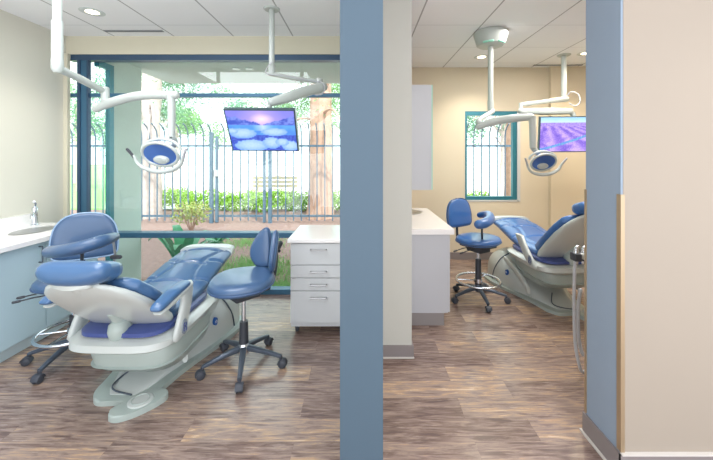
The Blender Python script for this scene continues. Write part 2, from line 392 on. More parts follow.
bm = new(); prism(bm, [(-7.8, 10.2), (60, 10.2), (60, 70), (-53, 70)], -.3, -.13); struct('ground_paving', bm, 'road', 'pale paving beyond the fence')

# ---------------------------------------------------------------- fence and garden
YF = 8.1; GZ = -.15
def picket(bm, x, top=2.2, r=.016, curved=True):
    pts = [(x, YF, GZ+.06), (x, YF, top-.25)] + ([(x, YF-.03, top-.12), (x, YF-.12, top-.02), (x, YF-.22, top+.04)] if curved else [(x, YF, top)])
    pts = [V(p) for p in pts]
    tube(bm, pts, r, n=6)
fence_spans = [(-9.6, -3.62, 'blue grey metal picket fence left of the gate'), (-2.2, 5.0, 'blue grey metal picket fence right of the gate')]
for a, b, lab in fence_spans:
    f = thing('metal_fence', lab, 'fence', ((a+b)/2, YF, GZ), group='garden fence runs')
    n = int((b-a)/.185)
    for i in range(n+1):
        bm = new(); picket(bm, a+i*(b-a)/n); obj('picket', bm, 'fence', f, world=f)
    for z in (1.72, .02):
        bm = new(); box(bm, a, b, YF+.012, YF+.05, z-.025, z+.025); obj('rail', bm, 'fence', f, world=f, smooth=False)
    for x in ((a, b)):
        bm = new(); box(bm, x-.04, x+.04, YF-.03, YF+.05, GZ, 2.05, .004); obj('post', bm, 'fence', f, world=f, smooth=False)
g = thing('metal_gate', 'blue grey metal picket gate with a latch box', 'gate', (-2.95, YF, GZ))
a, b = -3.49, -2.34
for i in range(1, 6):
    bm = new(); picket(bm, a+i*(b-a)/6); obj('picket', bm, 'fence', g, world=g)
for z in (1.72, .02):
    bm = new(); box(bm, a, b, YF+.012, YF+.05, z-.025, z+.025); obj('rail', bm, 'fence', g, world=g, smooth=False)
for x in (a, b):
    bm = new(); box(bm, x-.03, x+.03, YF-.02, YF+.05, GZ+.02, 1.95, .004); obj('post', bm, 'fence', g, world=g, smooth=False)
bm = new(); box(bm, a-.05, a+.05, YF-.05, YF-.021, .98, 1.14, .006); obj('latch_box', bm, 'steel', g, world=g, smooth=False)

def leafmesh(name, m, centers, n, size, parent=None, world=None, elong=1.8, up=0):
    vs_ = []; fs = []
    for _ in range(n):
        c, r = random.choice(centers)
        d = V((random.gauss(0, 1), random.gauss(0, 1), random.gauss(0, 1))).normalized()*(random.random()**.4)
        p = V(c)+V((d.x*r[0], d.y*r[1], d.z*r[2]))
        a = V((random.gauss(0, 1), random.gauss(0, 1), random.gauss(0, 1)+up)).normalized(); b_ = a.cross(V((random.gauss(0, 1), random.gauss(0, 1), random.gauss(0, 1)))).normalized()
        s = size*random.uniform(.6, 1.3); k = len(vs_)
        vs_ += [p-a*s*elong, p+b_*s*.5, p+a*s*elong, p-b_*s*.5]; fs.append((k, k+1, k+2, k+3))
    me = bpy.data.meshes.new(name)
    if world is not None:
        mi = root_matrix(world).inverted(); vs_ = [mi @ v for v in vs_]
    me.from_pydata([tuple(v) for v in vs_], [], fs); me.materials.append(M[m])
    o = bpy.data.objects.new(name, me); C.objects.link(o)
    if parent is not None: o.parent = parent
    return o
def bark_tube(bm, pts, rs, n=20):
    tube(bm, pts, rs, n=n, k=5)
    for v in bm.verts:
        k = noise.noise(V((v.co.x*9, v.co.y*9, v.co.z*2)))*.05
        v.co.x += k; v.co.y += k
def pine(px, Y, r, lab, bark, crown, nleaf, seed):
    random.seed(seed)
    b = P(px, 200, Y); t = thing('pine_tree', lab, 'tree', (b.x, Y, GZ), group='pine trees beyond the fence')
    bm = new(); bark_tube(bm, [(b.x, Y, GZ), (b.x+.02, Y, 1.2), (b.x+.03, Y, 3), (b.x, Y+.05, 6.0)], [r*1.25, r, r*.93, r*.7]); obj('trunk', bm, bark, t, world=t)
    bm = new()
    for k in range(9):
        z = random.uniform(2.3, 5); an = random.uniform(0, 2*PI); l = random.uniform(1.0, 1.7)
        tube(bm, [(b.x, Y, z), (b.x+math.cos(an)*l*.5, Y+math.sin(an)*l*.5, z+.1), (b.x+math.cos(an)*l, Y+math.sin(an)*l, z-.5)], [.05, .03, .008], n=6, k=4)
    obj('branch', bm, bark, t, world=t)
    leafmesh('foliage', crown, [((b.x+random.uniform(-1.5, 1.5), Y+random.uniform(-.1, 1.2), random.uniform(2.5, 4.8)), (.9, .8, .45)) for _ in range(22)], int(nleaf*2.2), .026, t, t, 2.2)
pine(150, 8.9, .24, 'pine tree with grey pink bark behind the left dental light', 'bark_pale', 'leaf_cool', 3600, 1)
pine(320, 8.9, .30, 'pine tree with thick reddish trunk right of the wall screen', 'bark', 'leaf', 3600, 2)
pine(511, 9.6, .17, 'slim pine trunk seen through the small window', 'bark', 'leaf_cool', 2600, 3)
def bigtree(x, Y, h, w_, lab, m, n, seed, zlow=1.6):
    random.seed(seed)
    t = thing('leafy_tree', lab, 'tree', (x, Y, -.13), group='leafy trees in the distance')
    bm = new(); bark_tube(bm, [(x, Y, -.13), (x+.05, Y, h*.4), (x, Y, h*.8)], [.16, .12, .05]); 
    for k in range(6):
        an = random.uniform(0, 2*PI); z = h*random.uniform(.35, .6)
        tube(bm, [(x, Y, z), (x+math.cos(an)*w_*.4, Y+math.sin(an)*w_*.4, z+h*.12), (x+math.cos(an)*w_*.8, Y+math.sin(an)*w_*.6, z+h*.2)], [.05, .03, .01], n=6, k=3)
    obj('trunk', bm, 'bark_pale', t, world=t)
    leafmesh('foliage', m, [((x+random.uniform(-w_, w_), Y+random.uniform(-1, 1), random.uniform(zlow, h)), (w_*.33, .7, h*.12)) for _ in range(18)], n, .045, t, t, 1.6)
bigtree(-8.4, 15, 5.2, 1.9, 'leafy pale green tree left of the gate', 'leaf', 7000, 11, 2.3)
bigtree(-4.6, 18.5, 6.4, 2.6, 'leafy pale green tree behind the gate', 'leaf_cool', 9000, 12, 2.5)
bigtree(-.4, 14.5, 5.4, 1.8, 'leafy pale green tree behind the thick pine trunk', 'leaf', 5000, 13, 2.4)
bigtree(5.9, 14, 4.6, 1.8, 'leafy tree seen through the small right window', 'leaf_cool', 4000, 14, 2.2)
bigtree(-17, 20, 6.0, 2.6, 'green tree across the lawn at far left', 'leaf', 5000, 15, 1.8)
bigtree(-13, 15.5, 5.0, 1.6, 'green tree nearer on the lawn at far left', 'leaf_cool', 4000, 16, 2.0)
random.seed(5)
hd = leafmesh('groundcover_hedge', 'hedge', [((-6.2+i*.42, 9.9+random.uniform(-.2, .2), .16+random.uniform(-.05, .08)), (.38, .35, .32)) for i in range(24)], 20000, .034, elong=1.2, up=.6)
tag(hd, 'low yellow green leafy hedge along the fence', 'hedge', kind='stuff')
# small shrub by the fence
t = thing('garden_shrub', 'small twiggy reddish green shrub before the fence', 'shrub', (-3.55, 7.0, GZ))
bm = new()
for k in range(12):
    an = 2*PI*k/12; tube(bm, [(-3.55, 7.0, GZ), (-3.55+math.cos(an)*.12, 7.0+math.sin(an)*.12, .15), (-3.55+math.cos(an)*.3, 7+math.sin(an)*.3, .3+.1*(k % 3))], [.012, .008, .004], n=5)
obj('stem', bm, 'bark', t, world=t)
leafmesh('foliage', 'shrub', [((-3.55, 7.0, .28), (.42, .3, .26))], 700, .028, t, t, 1.3)
# strap-leaved plant
def strap_plant(x, y, s, lab, n, seed):
    random.seed(seed)
    t = thing('strap_leaf_plant', lab, 'plant', (x, y, GZ), group='strap leaved plants outside')
    for k in range(n):
        an = 2*PI*k/n+random.uniform(-.3, .3); l = s*random.uniform(.75, 1.15); hgt = s*random.uniform(.7, 1.1); w0 = .045*s/.6
        bm = new(); secs = []
        d = V((math.cos(an), math.sin(an)*.8, 0)); sd = V((-d.y, d.x, 0)).normalized()
        for i in range(9):
            q = i/8; p = V((x, y, GZ+.01))+d*(l*.62*q**1.3)+V((0, 0, hgt*(1.5*q-.75*q*q*q)*.9))
            ww = w0*math.sin(PI*min(1, .12+q*.88))**.7+.002
            secs.append([p-sd*ww, p-V((0, 0, .012)), p+sd*ww, p+V((0, 0, -.004))])
        loft(bm, secs); obj('leaf', bm, 'strap_leaf', t, world=t)
strap_plant(-2.34, 4.4, .84, 'green strap leaved plant outside the left end of the window', 13, 3)
strap_plant(-2.3, 5.3, .5, 'smaller green strap leaved plant against the outside wall', 9, 4)
# grass patches
random.seed(9)
vs_ = []; fs = []
for (cx, cy, rx, ry, n) in ((-1.55, 4.9, .7, .5, 1500), (-.7, 4.6, .5, .4, 1300), (-2.0, 6.2, .8, .4, 900), (-.9, 4.1, .4, .2, 700), (-1.9, 4.2, .3, .2, 400)):
    for _ in range(n):
        x = cx+random.gauss(0, .45)*rx; y = cy+random.gauss(0, .45)*ry
        if y < 3.68: continue
        k = len(vs_); h_ = random.uniform(.03, .09); dx = random.uniform(-.03, .03)
        vs_ += [(x-.005, y, GZ), (x+.005, y, GZ), (x+dx, y+random.uniform(-.03, .03), GZ+h_)]; fs.append((k, k+1, k+2))
me = bpy.data.meshes.new('grass'); me.from_pydata(vs_, [], fs); me.materials.append(M['grass_tuft']); o = bpy.data.objects.new('grass_patch', me); C.objects.link(o)
tag(o, 'sparse pale green grass growing in the mulch', 'grass', kind='stuff')
# bench beyond hedge
t = thing('garden_bench', 'weathered wooden bench beyond the hedge', 'bench', (-2.9, 11.2, -.13))
for z in (.42, .56, .70):
    bm = new(); box(bm, -3.65, -2.15, 11.3, 11.33, z, z+.1, .004); obj('back_slat', bm, 'bench', t, world=t, smooth=False)
bm = new(); box(bm, -3.65, -2.15, 10.9, 11.3, .26, .30, .004); obj('seat', bm, 'bench', t, world=t, smooth=False)
for x in (-3.55, -2.33):
    bm = new(); box(bm, x, x+.08, 10.92, 11.0, -.13, .26); box(bm, x, x+.08, 11.33, 11.38, -.13, .8); obj('leg', bm, 'bench', t, world=t, smooth=False)

# ---------------------------------------------------------------- ceiling fittings
def downlight(x, y, lab, power, col):
    t = thing('downlight', lab, 'downlight', (x, y, 2.72), group='round recessed downlights')
    bm = new(); lathe(bm, [(.05, -.003), (.085, -.006), (.095, -.002), (.095, 0), (.05, 0)], V((0, 0, 0)), 28); obj('trim_ring', bm, 'white_plastic', t)
    bm = new(); lathe(bm, [(.0, -.004), (.05, -.004), (.05, -.001), (0, -.001)], V((0, 0, 0)), 24); obj('lens', bm, 'lens_on', t)
    light('SPOT', 'downlight_lamp', (x, y, 2.70), power, col, size=.05, spot=math.radians(120), blend=.8)
downlight(-2.35, 2.93, 'round recessed downlight over the left counter end', 35, (1, .95, .86))
downlight(1.53, 4.25, 'round recessed downlight near the small window', 35, (1, .91, .76))
downlight(2.75, 4.1, 'round recessed downlight hidden over the right screen', 55, (1, .84, .58))
downlight(2.1, .75, 'round recessed downlight washing the near right wall', 22, (1, .85, .68))
for x0, x1, y, lab in ((-2.58, -1.99, 3.37, 'dark slot air diffuser in the left bay ceiling'), (2.38, 3.05, 4.62, 'slot air diffuser in the right bay ceiling')):
    t = thing('slot_diffuser', lab, 'vent', ((x0+x1)/2, y, 2.72), group='slot air diffusers')
    bm = new(); box(bm, x0, x1, y-.02, y+.02, 2.714, 2.72); obj('frame', bm, 'vent', t, world=t, smooth=False)
    bm = new(); box(bm, x0+.01, x1-.01, y-.008, y+.008, 2.712, 2.714); obj('blade', bm, 'dark_metal', t, world=t, smooth=False)
for k, x in enumerate((-1.62, -1.45)):
    bm = new(); lathe(bm, [(0, -.01), (.05, -.01), (.06, 0), (0, 0)], V((x, 4.35, 2.6)), 20)
    tag(obj('soffit_lamp', bm, 'white_plastic'), ['round white lamp under the outside soffit, left of two', 'round white lamp under the outside soffit, right of two'][k], 'lamp', 'lamps under the outside soffit')

# ---------------------------------------------------------------- cabinets
def bowed_handle(L, axis, out, r=.005, so=.028):
    """U-shaped pull centred at origin along axis, projecting along out"""
    a = V(axis)*L/2; o_ = V(out)
    bm = new(); tube(bm, [-a, -a+o_*so*.8, -a*.86+o_*so, a*.86+o_*so, a+o_*so*.8, a], r, n=8, k=3); return bm
def handle_at(name, pos, L, axis, out, parent, m='steel', r=.005):
    bm = bowed_handle(L, axis, out, r); bmesh.ops.translate(bm, verts=bm.verts, vec=V(pos)); return obj(name, bm, m, parent, world=_root(parent))
def _root(o):
    while o.parent is not None: o = o.parent
    return o
def carcass(bm, x0, x1, y0, y1, z0, z1, t=.016):
    box(bm, x0, x1, y0, y0+t, z0, z1); box(bm, x0, x1, y1-t, y1, z0, z1); box(bm, x0, x1, y0+t, y1-t, z0, z0+t); box(bm, x0, x0+t, y0+t, y1-t, z0+t, z1)
# left base cabinets (front face at x=-2.48), one per unit
for i, (y0, y1) in enumerate(((.9, 2.29), (2.29, 2.64), (2.64, 3.16))):
    lab = ['pale blue base cabinet nearest the camera at the left edge', 'pale blue base cabinet below the sink', 'pale blue base cabinet behind the assistant stool, at the window end'][i]
    t = thing('base_cabinet', lab, 'cabinet', (-2.79, (y0+y1)/2, 0), group='base cabinets of the left counter')
    bm = new(); carcass(bm, -3.098, -2.5, y0+.001, y1-.001, .1, .792); obj('body', bm, 'cab_blue', t, world=t, smooth=False)
    bm = new(); box(bm, -3.098, -2.54, y0, y1, 0, .1); obj('toe_kick', bm, 'kick_pale', t, world=t, smooth=False)
    d = obj('door', box(new(), -2.5, -2.48, y0+.003, y1-.003, .105, .785, .002), 'cab_blue', t, world=t, smooth=False)
    if i < 2: handle_at('handle', (-2.48, y1-.06, .70), .12, (0, 0, 1), (1, 0, 0), d, 'dark_metal')
    else: handle_at('handle', (-2.48, y0+.06, .70), .12, (0, 0, 1), (1, 0, 0), d, 'dark_metal')
# countertop with sink hole
def counter_with_hole(x0, x1, y0, y1, z0, z1, cx, cy, rx, ry):
    bm = new(); n = 48; inn = []; out = []
    angs = sorted([2*PI*i/n for i in range(n)] + [math.atan2(yy-cy, xx-cx) % (2*PI) for xx in (x0, x1) for yy in (y0, y1)])
    for a in angs:
        c_, s_ = math.cos(a), math.sin(a); inn.append((cx+rx*c_, cy+ry*s_))
        ts = []
        if c_ > 1e-9: ts.append((x1-cx)/c_)
        if c_ < -1e-9: ts.append((x0-cx)/c_)
        if s_ > 1e-9: ts.append((y1-cy)/s_)
        if s_ < -1e-9: ts.append((y0-cy)/s_)
        t_ = min(ts); out.append((cx+t_*c_, cy+t_*s_))
    R = [[bm.verts.new((*p, z)) for p in pts] for pts, z in ((out, z1), (inn, z1), (inn, z0), (out, z0))]
    n = len(angs)
    for a, b in zip(R, R[1:]+R[:1]):
        for i in range(n): bm.faces.new((a[i], a[(i+1) % n], b[(i+1) % n], b[i]))
    return bm
def sink_bowl(cx, cy, z, rx, ry, d, root, m='steel'):
    bm = new(); prof = [(1.06, .003), (1.0, .004), (.97, -.01), (.92, -d*.7), (.6, -d), (.12, -d-.004), (.12, -d-.012), (.62, -d-.008), (.95, -d*.7), (1.0, -.012), (1.06, .0005)]
    loft(bm, [[V((cx+rx*s*math.cos(2*PI*i/32), cy+ry*s*math.sin(2*PI*i/32), z+zz)) for i in range(32)] for s, zz in prof]); return obj('sink_basin', bm, m, root, world=root)
t = thing('countertop', 'white countertop with backsplash along the left wall', 'countertop', (-2.79, 2.0, .8))
obj('slab', counter_with_hole(-3.1, -2.45, .9, 3.17, .795, .83, -2.76, 2.83, .115, .17), 'counter', t, world=t, smooth=False)
bm = new(); box(bm, -3.1, -3.08, .9, 3.17, .83, .92); obj('backsplash', bm, 'counter', t, world=t, smooth=False)
sink_bowl(-2.76, 2.83, .83, .115, .17, .06, t)
def faucet(x, y, z, dx, dy, lab, s=1):
    t = thing('faucet', lab, 'faucet', (x, y, z), group='chrome sink faucets')
    bm = new(); lathe(bm, [(.028*s, 0), (.028*s, .008), (.02*s, .014), (.017*s, .1*s), (.02*s, .13*s), (.014*s, .145*s), (0, .15*s)], n=18); obj('faucet_body', bm, 'chrome', t)
    bm = new(); tube(bm, [(0, 0, .07*s), (dx*.05*s, dy*.05*s, .10*s), (dx*.11*s, dy*.11*s, .095*s), (dx*.13*s, dy*.13*s, .07*s)], .011*s, n=10, k=4); obj('spout', bm, 'chrome', t)
    bm = new(); tube(bm, [(0, 0, .145*s), (-dx*.02*s, -dy*.02*s, .17*s), (dx*.03*s, dy*.03*s, .19*s)], .008*s, n=8, k=3); obj('lever', bm, 'chrome', t)
faucet(-2.97, 3.05, .83, .6, -.8, 'chrome faucet at the left sink under the plain wall', 1.15)

# rolling drawer cabinet (front y=2.72)
t = thing('rolling_drawer_cabinet', 'pale grey mobile drawer cabinet beside the blue column', 'cabinet', (-.345, 3.0, 0))
bm = new(); box(bm, -.572, -.115, 2.74, 3.26, .065, .755); obj('body', bm, 'cab_white', t, world=t, smooth=False)
bm = new(); box(bm, -.595, -.10, 2.705, 3.28, .755, .785, .004); obj('top', bm, 'counter', t, world=t, smooth=False)
zz = [.752, .572, .467, .362, .10]
for a, b in zip(zz, zz[1:]):
    d = obj('drawer', box(new(), -.572, -.115, 2.72, 2.74, b+.003, a-.003, .002), 'cab_white', t, world=t, smooth=False)
    handle_at('handle', (-.345, 2.72, a-.052), .125, (1, 0, 0), (0, -1, 0), d, 'steel', .006)
for x in (-.53, -.16):
    for y in (2.78, 3.2):
        bm = new(); lathe(bm, [(.0, -.012), (.024, -.012), (.028, -.006), (.028, .006), (.024, .012), (0, .012)], V((x, y+.012, .028)), 18, axis=(1, 0, 0)); box(bm, x-.014, x+.014, y-.012, y+.012, .035, .066)
        obj('caster', bm, 'rubber', t, world=t)

# right bay base cabinet + counter
t = thing('base_cabinet', 'pale grey base cabinet standing in the right bay', 'cabinet', (.57, 3.47, 0))
bm = new(); carcass(bm, .37, .75, 2.89, 4.05, .105, .785); obj('body', bm, 'cab_lilac', t, world=t, smooth=False)
bm = new(); box(bm, .382, .715, 2.885, 4.05, 0, .105); obj('toe_kick', bm, 'kick', t, world=t, smooth=False)
for y0, y1 in ((2.89, 3.28), (3.28, 3.66), (3.66, 4.05)):
    d = obj('door', box(new(), .75, .768, y0+.003, y1-.003, .11, .78, .002), 'cab_lilac', t, world=t, smooth=False)
    handle_at('handle', (.768, (y0+y1)/2, .72), .12, (0, 1, 0), (1, 0, 0), d, 'steel')
t = thing('countertop', 'white countertop with small sink on the right bay cabinet', 'countertop', (.58, 3.47, .79))
obj('slab', counter_with_hole(.37, .80, 2.87, 4.07, .785, .83, .56, 3.78, .12, .16), 'counter', t, world=t, smooth=False)
sink_bowl(.56, 3.78, .83, .12, .16, .06, t)
faucet(.43, 3.78, .83, 1, 0, 'chrome faucet at the right sink under the wall cabinet')
t = thing('wall_cabinet', 'pale grey wall cabinet mounted above the right counter', 'cabinet', (.52, 3.7, 1.14))
bm = new(); box(bm, .368, .655, 3.2, 4.19, 1.135, 2.14); obj('body', bm, 'cab_lilac', t, world=t, smooth=False)
for y0, y1 in ((3.2, 3.695), (3.695, 4.19)):
    d = obj('door', box(new(), .655, .675, y0+.002, y1-.002, 1.137, 2.138, .002), 'cab_lilac', t, world=t, smooth=False)
    e = obj('edge_band', box(new(), .6751, .684, y0+.002, y1-.002, 1.137, 2.138), 'teal_glow', d, world=t, smooth=False)

# ---------------------------------------------------------------- stools
def stool(name, lab, loc, rz, seat_h, kind, ring=True, seatm='vinyl_dark'):
    t = thing(name, lab, 'stool', (loc[0], loc[1], 0), rz, 'wheeled clinic stools')
    # five legs with casters, first leg along local angle a0
    a0 = {'assist': -PI/2, 'butterfly': -PI/2+.24, 'right': -PI/2}[kind]
    legm = {'assist': 'dark_metal', 'butterfly': 'dark_metal', 'right': 'dark_metal'}[kind]
    for k in range(5):
        a = a0+2*PI*k/5-rz; d = V((math.cos(a), math.sin(a), 0)); s = V((-d.y, d.x, 0))
        bm = new(); secs = []
        for q in range(8):
            f = q/7; p = d*(.03+.235*f)+V((0, 0, .125-.05*f**1.3)); secs.append(sup(p, s, V((0, 0, 1)), .022-.008*f, .02-.008*f, 3, 12))
        loft(bm, secs); leg = obj('leg', bm, legm, t)
        c = d*.262
        bm = new()
        for off in (-.013, .013):
            cc = V((c.x, c.y, .027))+s*off
            lathe(bm, [(0, -.009), (.02, -.009), (.027, -.004), (.027, .004), (.02, .009), (0, .009)], cc+d*.012, 16, axis=s)
        tube(bm, [c+V((0, 0, .03)), c+V((0, 0, .078))], .011, n=8)
        secs = []
        for q in range(7):
            an = PI*q/6; secs.append(sup(V((c.x, c.y, .027))+d*.012+d*(.03*math.cos(an))+V((0, 0, .03*math.sin(an))), s, (d*math.cos(an)+V((0, 0, math.sin(an)))).normalized(), .024, .003, 4, 8))
        loft(bm, secs); obj('caster', bm, 'rubber', leg)
    bm = new(); lathe(bm, [(.0, .09), (.035, .09), (.04, .12), (.032, .15), (.026, .16), (.026, .17), (0, .17)]); obj('hub', bm, 'chrome' if kind == 'butterfly' else legm, t)
    bm = new(); ch = .42 if kind == 'right' else .31; lathe(bm, [(0, .16), (.034, .16), (.031, .2), (.028, ch), (0, ch)]); obj('column_cover', bm, 'black', t)
    bm = new(); lathe(bm, [(0, .31), (.015, .31), (.015, seat_h-.09), (0, seat_h-.09)]); obj('gas_column', bm, 'chrome', t)
    if ring:
        zr = .2; R = .215
        bm = new(); pts = [(R*math.cos(2*PI*i/36), R*math.sin(2*PI*i/36), zr) for i in range(37)]; tube(bm, pts, .011, n=10)
        for k in range(3 if kind == 'right' else 5):
            a = 2*PI*k/(3 if kind == 'right' else 5)+.4; tube(bm, [(R*math.cos(a), R*math.sin(a), zr), (.028*math.cos(a), .028*math.sin(a), zr)], .007, n=8)
        lathe(bm, [(.031, zr-.02), (.04, zr-.02), (.04, zr+.02), (.031, zr+.02)]); obj('foot_ring', bm, 'chrome', t)
    # mechanism
    bm = new(); box(bm, -.12, .12, -.13, .14, seat_h-.105, seat_h-.073, .008); box(bm, -.075, .075, -.09, .09, seat_h-.15, seat_h-.10, .012); obj('mechanism', bm, 'black', t)
    for sgn, yy in ((-1, -.05), (-1, .03)):
        bm = new(); tube(bm, [(sgn*.06, yy, seat_h-.10), (sgn*.2, yy, seat_h-.105), (sgn*.285, yy, seat_h-.115)], .005, n=8); tube(bm, [(sgn*.275, yy, seat_h-.114), (sgn*.305, yy, seat_h-.117)], .009, n=8, round_ends=True)
        obj('lever', bm, 'black', t)
    # seat
    if kind == 'butterfly':
        ol = []
        for i in range(48):
            a = 2*PI*i/48; x = .235*math.cos(a); y = .205*math.sin(a); ol.append((x*(1-.12*max(0, math.sin(a))), y*(1.0+.12*max(0, -math.sin(a)))))
        bm = new(); puff(bm, ol, .085, Matrix.Translation((0, 0, seat_h-.035)))
        for v in bm.verts:   # saddle: raised rear and front edge roll
            q = v.co.y/.22; v.co.z += .02*max(0, q)**2-.018*max(0, -q)**2
    else:
        ol = [(.225*math.copysign(abs(math.cos(a))**.92, math.cos(a)), .205*math.copysign(abs(math.sin(a))**.92, math.sin(a))) for a in [2*PI*i/48 for i in range(48)]]
        bm = new(); puff(bm, ol, .08, Matrix.Translation((0, 0, seat_h-.035)))
    st = obj('seat', bm, seatm, t, ang=80)
    bm = new(); tube(bm, [(x*1.0, y*1.0, seat_h-.045 + ((.02*max(0, y/.22)**2-.018*max(0, -y/.22)**2) if kind == 'butterfly' else 0)) for x, y in ol+ol[:1]], .006, n=8); obj('piping', bm, 'piping', st)
    # back support bar
    if kind == 'butterfly':
        # the two wing pads lean together at the rear (local +y)
        bm = new(); tube(bm, [(0, .1, seat_h-.09), (0, .20, seat_h-.09), (0, .248, seat_h-.03), (0, .262, seat_h+.15)], [.016, .016, .014, .012], n=10, k=5); obj('back_bar', bm, 'black', t)
        for sgn in (-1, 1):
            WS = 1.12
            tip = [(-.02, .0), (.02, -.012), (.075, .0), (.115, .05), (.118, .11), (.092, .17), (.055, .22), (.02, .245), (-.004, .235), (-.018, .18), (-.024, .09)]
            o2 = [(x, y) for x, y in [(p.x, p.y) for p in smooth_path([V((a, b, 0)) for a, b in tip+tip[:1]], 4)][:-1]]
            o2 = [(x*WS, y*WS) for x, y in o2]
            if sgn < 0: o2 = [(-x, y) for x, y in o2]
            mt = Matrix.Translation((sgn*.036, .20, seat_h+.015)) @ Matrix.Rotation(-sgn*math.radians(34), 4, 'Z') @ Matrix.Rotation(math.radians(84), 4, 'X')
            bm = new(); puff(bm, o2, .055, mt); b_ = obj('backrest', bm, seatm, t, ang=80)
            bm = new(); tube(bm, [mt @ V((x, y, 0)) for x, y in o2+o2[:1]], .006, n=8); obj('piping', bm, 'piping', b_)
        bm = new(); tube(bm, [(0, .26, seat_h+.13), (.0, .290, seat_h+.17)], .022, n=14, round_ends=True); tube(bm, [(-.05, .252, seat_h+.13), (.05, .252, seat_h+.13)], .012, n=10); obj('adjust_knob', bm, 'black', t)
    else:
        by = .26 if kind == 'assist' else 0
        W = .215 if kind == 'assist' else .175; Hh = .36 if kind == 'assist' else .30; zb = seat_h+.05 if kind == 'assist' else seat_h+.06
        pts = [(-W*.93, .02), (-W*.6, 0), (W*.6, 0), (W*.93, .02), (W, .08), (W*.98, Hh*.5), (W*.86, Hh*.75), (W*.55, Hh*.94), (0, Hh), (-W*.55, Hh*.94), (-W*.86, Hh*.75), (-W*.98, Hh*.5), (-W, .08)]
        o2 = [(p.x, p.y) for p in smooth_path([V((a, b, 0)) for a, b in pts+pts[:1]], 4)][:-1]
        if kind == 'assist':
            mt = Matrix.Translation((0.02, .25, zb)) @ Matrix.Rotation(math.radians(84), 4, 'X')
        else:
            mt = Matrix.Translation((0, .25, zb)) @ Matrix.Rotation(math.radians(84), 4, 'X')
        bm = new(); puff(bm, o2, .06, mt); b_ = obj('backrest', bm, seatm, t, ang=80)
        bm = new(); tube(bm, [mt @ V((x*.985, y*.99, .014)) for x, y in o2+o2[:1]], .006, n=8); obj('piping', bm, 'piping_pale' if kind == 'assist' else 'piping', b_)
        bm = new(); tube(bm, [(0, .08, seat_h-.09), (0, .24, seat_h-.09), (0, .285, seat_h-.05), (0, .285, seat_h+.2)], [.014, .014, .014, .012], n=10, k=5, flat=1); obj('back_bar', bm, 'black', t)
    return t
s1 = stool('assistant_stool', 'blue assistant stool with big rounded backrest behind the dental chair headrest', (-2.07, 2.42), math.radians(30), .60, 'assist')
def arm_on(t, pts, rs, stem, knob, m, n=16):
    bm = new(); tube(bm, pts, rs, n=n, k=6, round_ends=True, flat=.92); a = obj('arm_support', bm, m, t, world=t)
    bm = new(); tube(bm, stem, .010, n=10, k=4); obj('arm_stem', bm, 'black', a, world=t)
    if knob: bm = new(); tube(bm, knob, .016, n=10, round_ends=True); obj('knob', bm, 'black', a, world=t)
arm_on(s1, [P(50, 252, 2.27), P(62, 251, 2.2), P(82, 247, 2.2), P(102, 241, 2.28), P(114, 237, 2.42)], [.044, .046, .046, .045, .036],
       [P(82, 250, 2.24), P(82, 262, 2.3), P(82, 285, 2.42)], None, 'vinyl_dark')
bm = new(); tube(bm, [P(113, 240, 2.42), P(114, 262, 2.44), P(95, 284, 2.44)], .008, n=8, k=3); obj('arm_stem', bm, 'steel', s1, world=s1)
bm = new(); tube(bm, [P(112, 257, 2.42), P(120, 257, 2.42)], .014, n=10, round_ends=True); obj('knob', bm, 'black', s1, world=s1)
s2 = stool('operator_stool', 'blue operator stool with split two-wing backrest in the left bay', (-.815, 2.33), math.radians(-44), .625, 'butterfly', ring=False, seatm='vinyl_dark')
s3 = stool('assistant_stool', 'blue assistant stool with curved arm and foot ring in the right bay', (1.19, 3.4), math.radians(30), .645, 'right', seatm='vinyl_bright')
arm_on(s3, [P(480, 215, 3.62), P(488, 214.5, 3.5), P(490, 219, 3.3), P(485, 223, 3.16), P(479, 224.5, 3.14)], [.034, .042, .047, .05, .046],
       [P(482, 224, 3.2), P(482, 234, 3.24), P(482, 246, 3.32), P(478, 246.5, 3.38)], None, 'vinyl_bright')

